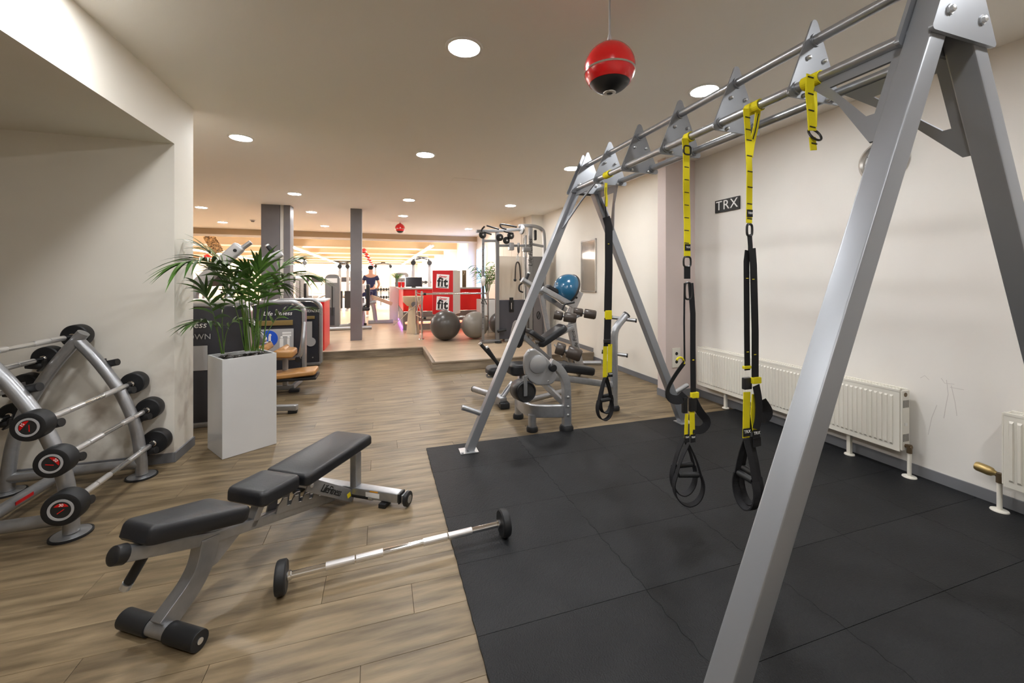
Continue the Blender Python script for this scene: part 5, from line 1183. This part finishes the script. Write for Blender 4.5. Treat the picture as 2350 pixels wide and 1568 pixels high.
dumbbells(a, b, yy, .48, 7, 'black dumbbell on the lower shelf of the far rack beside the slim column'); dumbbells(a, b, yy, .86, 7, 'black dumbbell on the upper shelf of the far rack beside the slim column')
a, b, yy = rack(945, 990, 17.5, 3, 'dumbbell rack behind the reception counter', top=1.7)
dumbbells(a, b, yy, .86, 5, 'black dumbbell on the middle shelf behind the reception counter'); dumbbells(a, b, yy, 1.24, 5, 'black dumbbell on the top shelf behind the reception counter')
def gantry(px0, px1, yy, top, lab):
    a = Py(px0, 640, yy).x; b = Py(px1, 640, yy).x; t = thing('cable_gantry', lab, 'exercise machine', ((a+b)/2, yy, PLAT), 0, 'weight machines in the hall')
    for x in (a, b):
        part('upright', MB().bb((x-.05, yy-.05, PLAT), (x+.05, yy+.05, top)), 'silver_light', t); part('weight_stack', MB().bb((x-.11, yy-.13, PLAT+.1), (x+.11, yy-.055, .95)), 'black_plastic', t); part('pulley', MB().cyl((x, yy-.1, top-.15), (x, yy-.06, top-.15), .09, n=16), 'black_plastic', t)
        part('foot', MB().bb((x-.05, yy-.5, PLAT), (x+.05, yy+.4, PLAT+.08)), 'silver_light', t)
    part('top_beam', MB().bb((a, yy-.05, top-.1), (b, yy+.05, top)), 'silver_light', t)
    part('pull_handle', MB().tube([(a+.1, yy-.2, top-.02), (a+.5, yy-.4, top+.05), (b-.5, yy-.4, top+.05), (b-.1, yy-.2, top-.02)], .02, 8), 'black_rubber', t)
gantry(948, 985, 15.6, 2.2, 'silver cable gantry behind the reception screen'); gantry(862, 896, 24, 2.3, 'silver cable gantry far down the hall right of the slim column'); gantry(664, 700, 20, 2.3, 'silver cable gantry far down the hall right of the palm'); gantry(780, 798, 18, 2.1, 'silver cable gantry just left of the slim column')
# treadmills / cross trainers farther away
def trainer(px, yy, lab, s=1):
    x = Py(px, 640, yy).x; t = thing('treadmill', lab, 'treadmill', (x, yy, PLAT), 0, 'treadmills in the hall')
    part('deck', MB().bb((x-.35, yy-.9, PLAT+.05), (x+.35, yy+.8, PLAT+.2)), 'shroud_grey', t, None, .02); part('belt', MB().bb((x-.25, yy-.85, PLAT+.2), (x+.25, yy+.5, PLAT+.21)), 'black_rubber', t)
    for q in (-.32, .32):
        part('upright', MB().cyl((x+q, yy+.55, PLAT+.15), (x+q, yy+.65, 1.3), .04, n=10), 'silver_light', t); part('hand_rail', MB().cyl((x+q, yy+.6, 1.15), (x+q, yy, 1.05), .03, n=10), 'black_rubber', t)
    part('console', MB().box((x, yy+.65, 1.4), (.7, .1, .35), Matrix.Rotation(.4, 3, 'X')), 'shroud_dark', t, None, .02)
for i, (px_, yy) in enumerate(((655, 22), (690, 25), (725, 29), (790, 31), (478, 13.6), (540, 17.5))):
    trainer(px_, yy, ['treadmill far down the hall, first right of the double column', 'treadmill far down the hall, second right of the double column', 'treadmill far down the hall, third right of the double column', 'treadmill far down the hall, nearest the slim column', 'treadmill behind the left palm fronds next to the pier', 'treadmill behind the palm crown left of the double column'][i])
# person training in the hall
def person(c, lab, rz=0):
    t = thing('person', lab, 'person', tuple(c), rz)
    def skin(name, pts, edges, rad, m, roots=0):
        me = bpy.data.meshes.new(name); me.from_pydata([tuple(p) for p in pts], edges, []); o = bpy.data.objects.new(name, me); col.objects.link(o)
        sk = o.modifiers.new('skin', 'SKIN'); 
        for i, r in enumerate(rad): me.skin_vertices[0].data[i].radius = (r, r)
        me.skin_vertices[0].data[roots].use_root = True
        o.modifiers.new('sub', 'SUBSURF').render_levels = 2; o.modifiers['sub'].levels = 2
        dg = bpy.context.evaluated_depsgraph_get(); bpy.context.view_layer.update(); nm = bpy.data.meshes.new_from_object(o.evaluated_get(bpy.context.evaluated_depsgraph_get())); bpy.data.objects.remove(o)
        nm.materials.clear(); nm.materials.append(M[m]); nm.name = name
        for p in nm.polygons: p.use_smooth = True
        ob = bpy.data.objects.new(name, nm); col.objects.link(ob); ob.parent = t; return ob
    J = [(0, 0, .93), (0, 0, 1.12), (0, -.01, 1.34), (0, 0, 1.47), (0, -.01, 1.56), (0, -.02, 1.66),
         (-.19, 0, 1.38), (-.27, -.05, 1.12), (-.22, -.26, 1.0), (-.2, -.34, .98), (.19, 0, 1.38), (.27, -.05, 1.12), (.22, -.26, 1.0), (.2, -.34, .98),
         (-.10, 0, .88), (-.11, -.02, .48), (-.11, .02, .09), (-.11, -.13, .04), (.10, 0, .88), (.11, -.02, .48), (.11, .02, .09), (.11, -.13, .04)]
    Ed = [(0, 1), (1, 2), (2, 3), (3, 4), (4, 5), (2, 6), (6, 7), (7, 8), (8, 9), (2, 10), (10, 11), (11, 12), (12, 13), (0, 14), (14, 15), (15, 16), (16, 17), (0, 18), (18, 19), (19, 20), (20, 21)]
    Rr = [.14, .125, .14, .055, .085, .085, .06, .046, .035, .03, .06, .046, .035, .03, .085, .06, .042, .03, .085, .06, .042, .03]
    skin('body', J, Ed, Rr, 'skin')
    skin('shirt', [(0, 0, .95), (0, 0, 1.12), (0, -.01, 1.33), (-.19, 0, 1.37), (-.235, -.03, 1.24), (.19, 0, 1.37), (.235, -.03, 1.24)], [(0, 1), (1, 2), (2, 3), (3, 4), (2, 5), (5, 6)], [.155, .14, .155, .075, .062, .075, .062], 'navy')
    skin('shorts', [(0, 0, .95), (-.10, 0, .86), (-.11, -.01, .58), (.10, 0, .86), (.11, -.01, .58)], [(0, 1), (1, 2), (0, 3), (3, 4)], [.15, .105, .085, .105, .085], 'navy')
    part('hair', MB().ball((0, .01, 1.685), .095, 16, 10, (1, 1.05, .85)), 'black_web', t, local=True)
    for s in (-1, 1): part('shoe', MB().pad((s*.11, -.04, .0), (0, -1, 0), (1, 0, 0), (0, 0, 1), .28, .10, .08, .03), 'white_paint', t, local=True)
person(V(Py(851, 690, 14.6).x, 14.6, PLAT), 'person in dark clothes training in the hall right of the slim column', PI)
# hung picture boards at the left of the hall, smoke detector
t = thing('hanging_picture_board', 'tilted hanging board with brown tree print above the palm', 'picture board', tuple(Py(490, 560, 15)))
c = Py(490, 560, 15); R_ = Matrix.Rotation(-.45, 3, 'Y')
part('board', MB().box(c, (.32, .05, .62), R_), 'autumn', t, None, .005)
for q in (-.1, .1): part('wire', MB().cyl(c+V(q-.1, 0, .28), V(c.x+q-.1, c.y, 3.35), .006, n=6), 'print_grey', t)
t = thing('smoke_detector', 'small white smoke detector on the ceiling left of the broad column', 'detector', tuple(Pz(580, 505, CEIL+.012)))
c = Pz(580, 505, CEIL+.012); part('base', MB().lathe([(.004, -.02), (.06, -.02), (.065, 0)], c, n=20), 'white_paint', t); part('sensor', MB().lathe([(.004, -.05), (.03, -.05), (.045, -.02)], c, n=16), 'column_grey', t)
t = thing('notice_board', 'small dark brown notice standing on the counter right of the red cubes', 'notice', tuple(V(Py(1065, 660, YR+.2).x, YR+.2, zt+.01)))
c = V(Py(1065, 640, YR+.2).x, YR+.2, zt+.011)
part('board', MB().bb((c.x-.05, c.y, c.z), (c.x+.06, c.y+.03, c.z+.46)), 'brass_dark', t, None, .004); text('lettering', '7', .14, c+V(.0, -.002, .37), (1, 0, 0), (0, 0, 1), 'beige', t, .001)
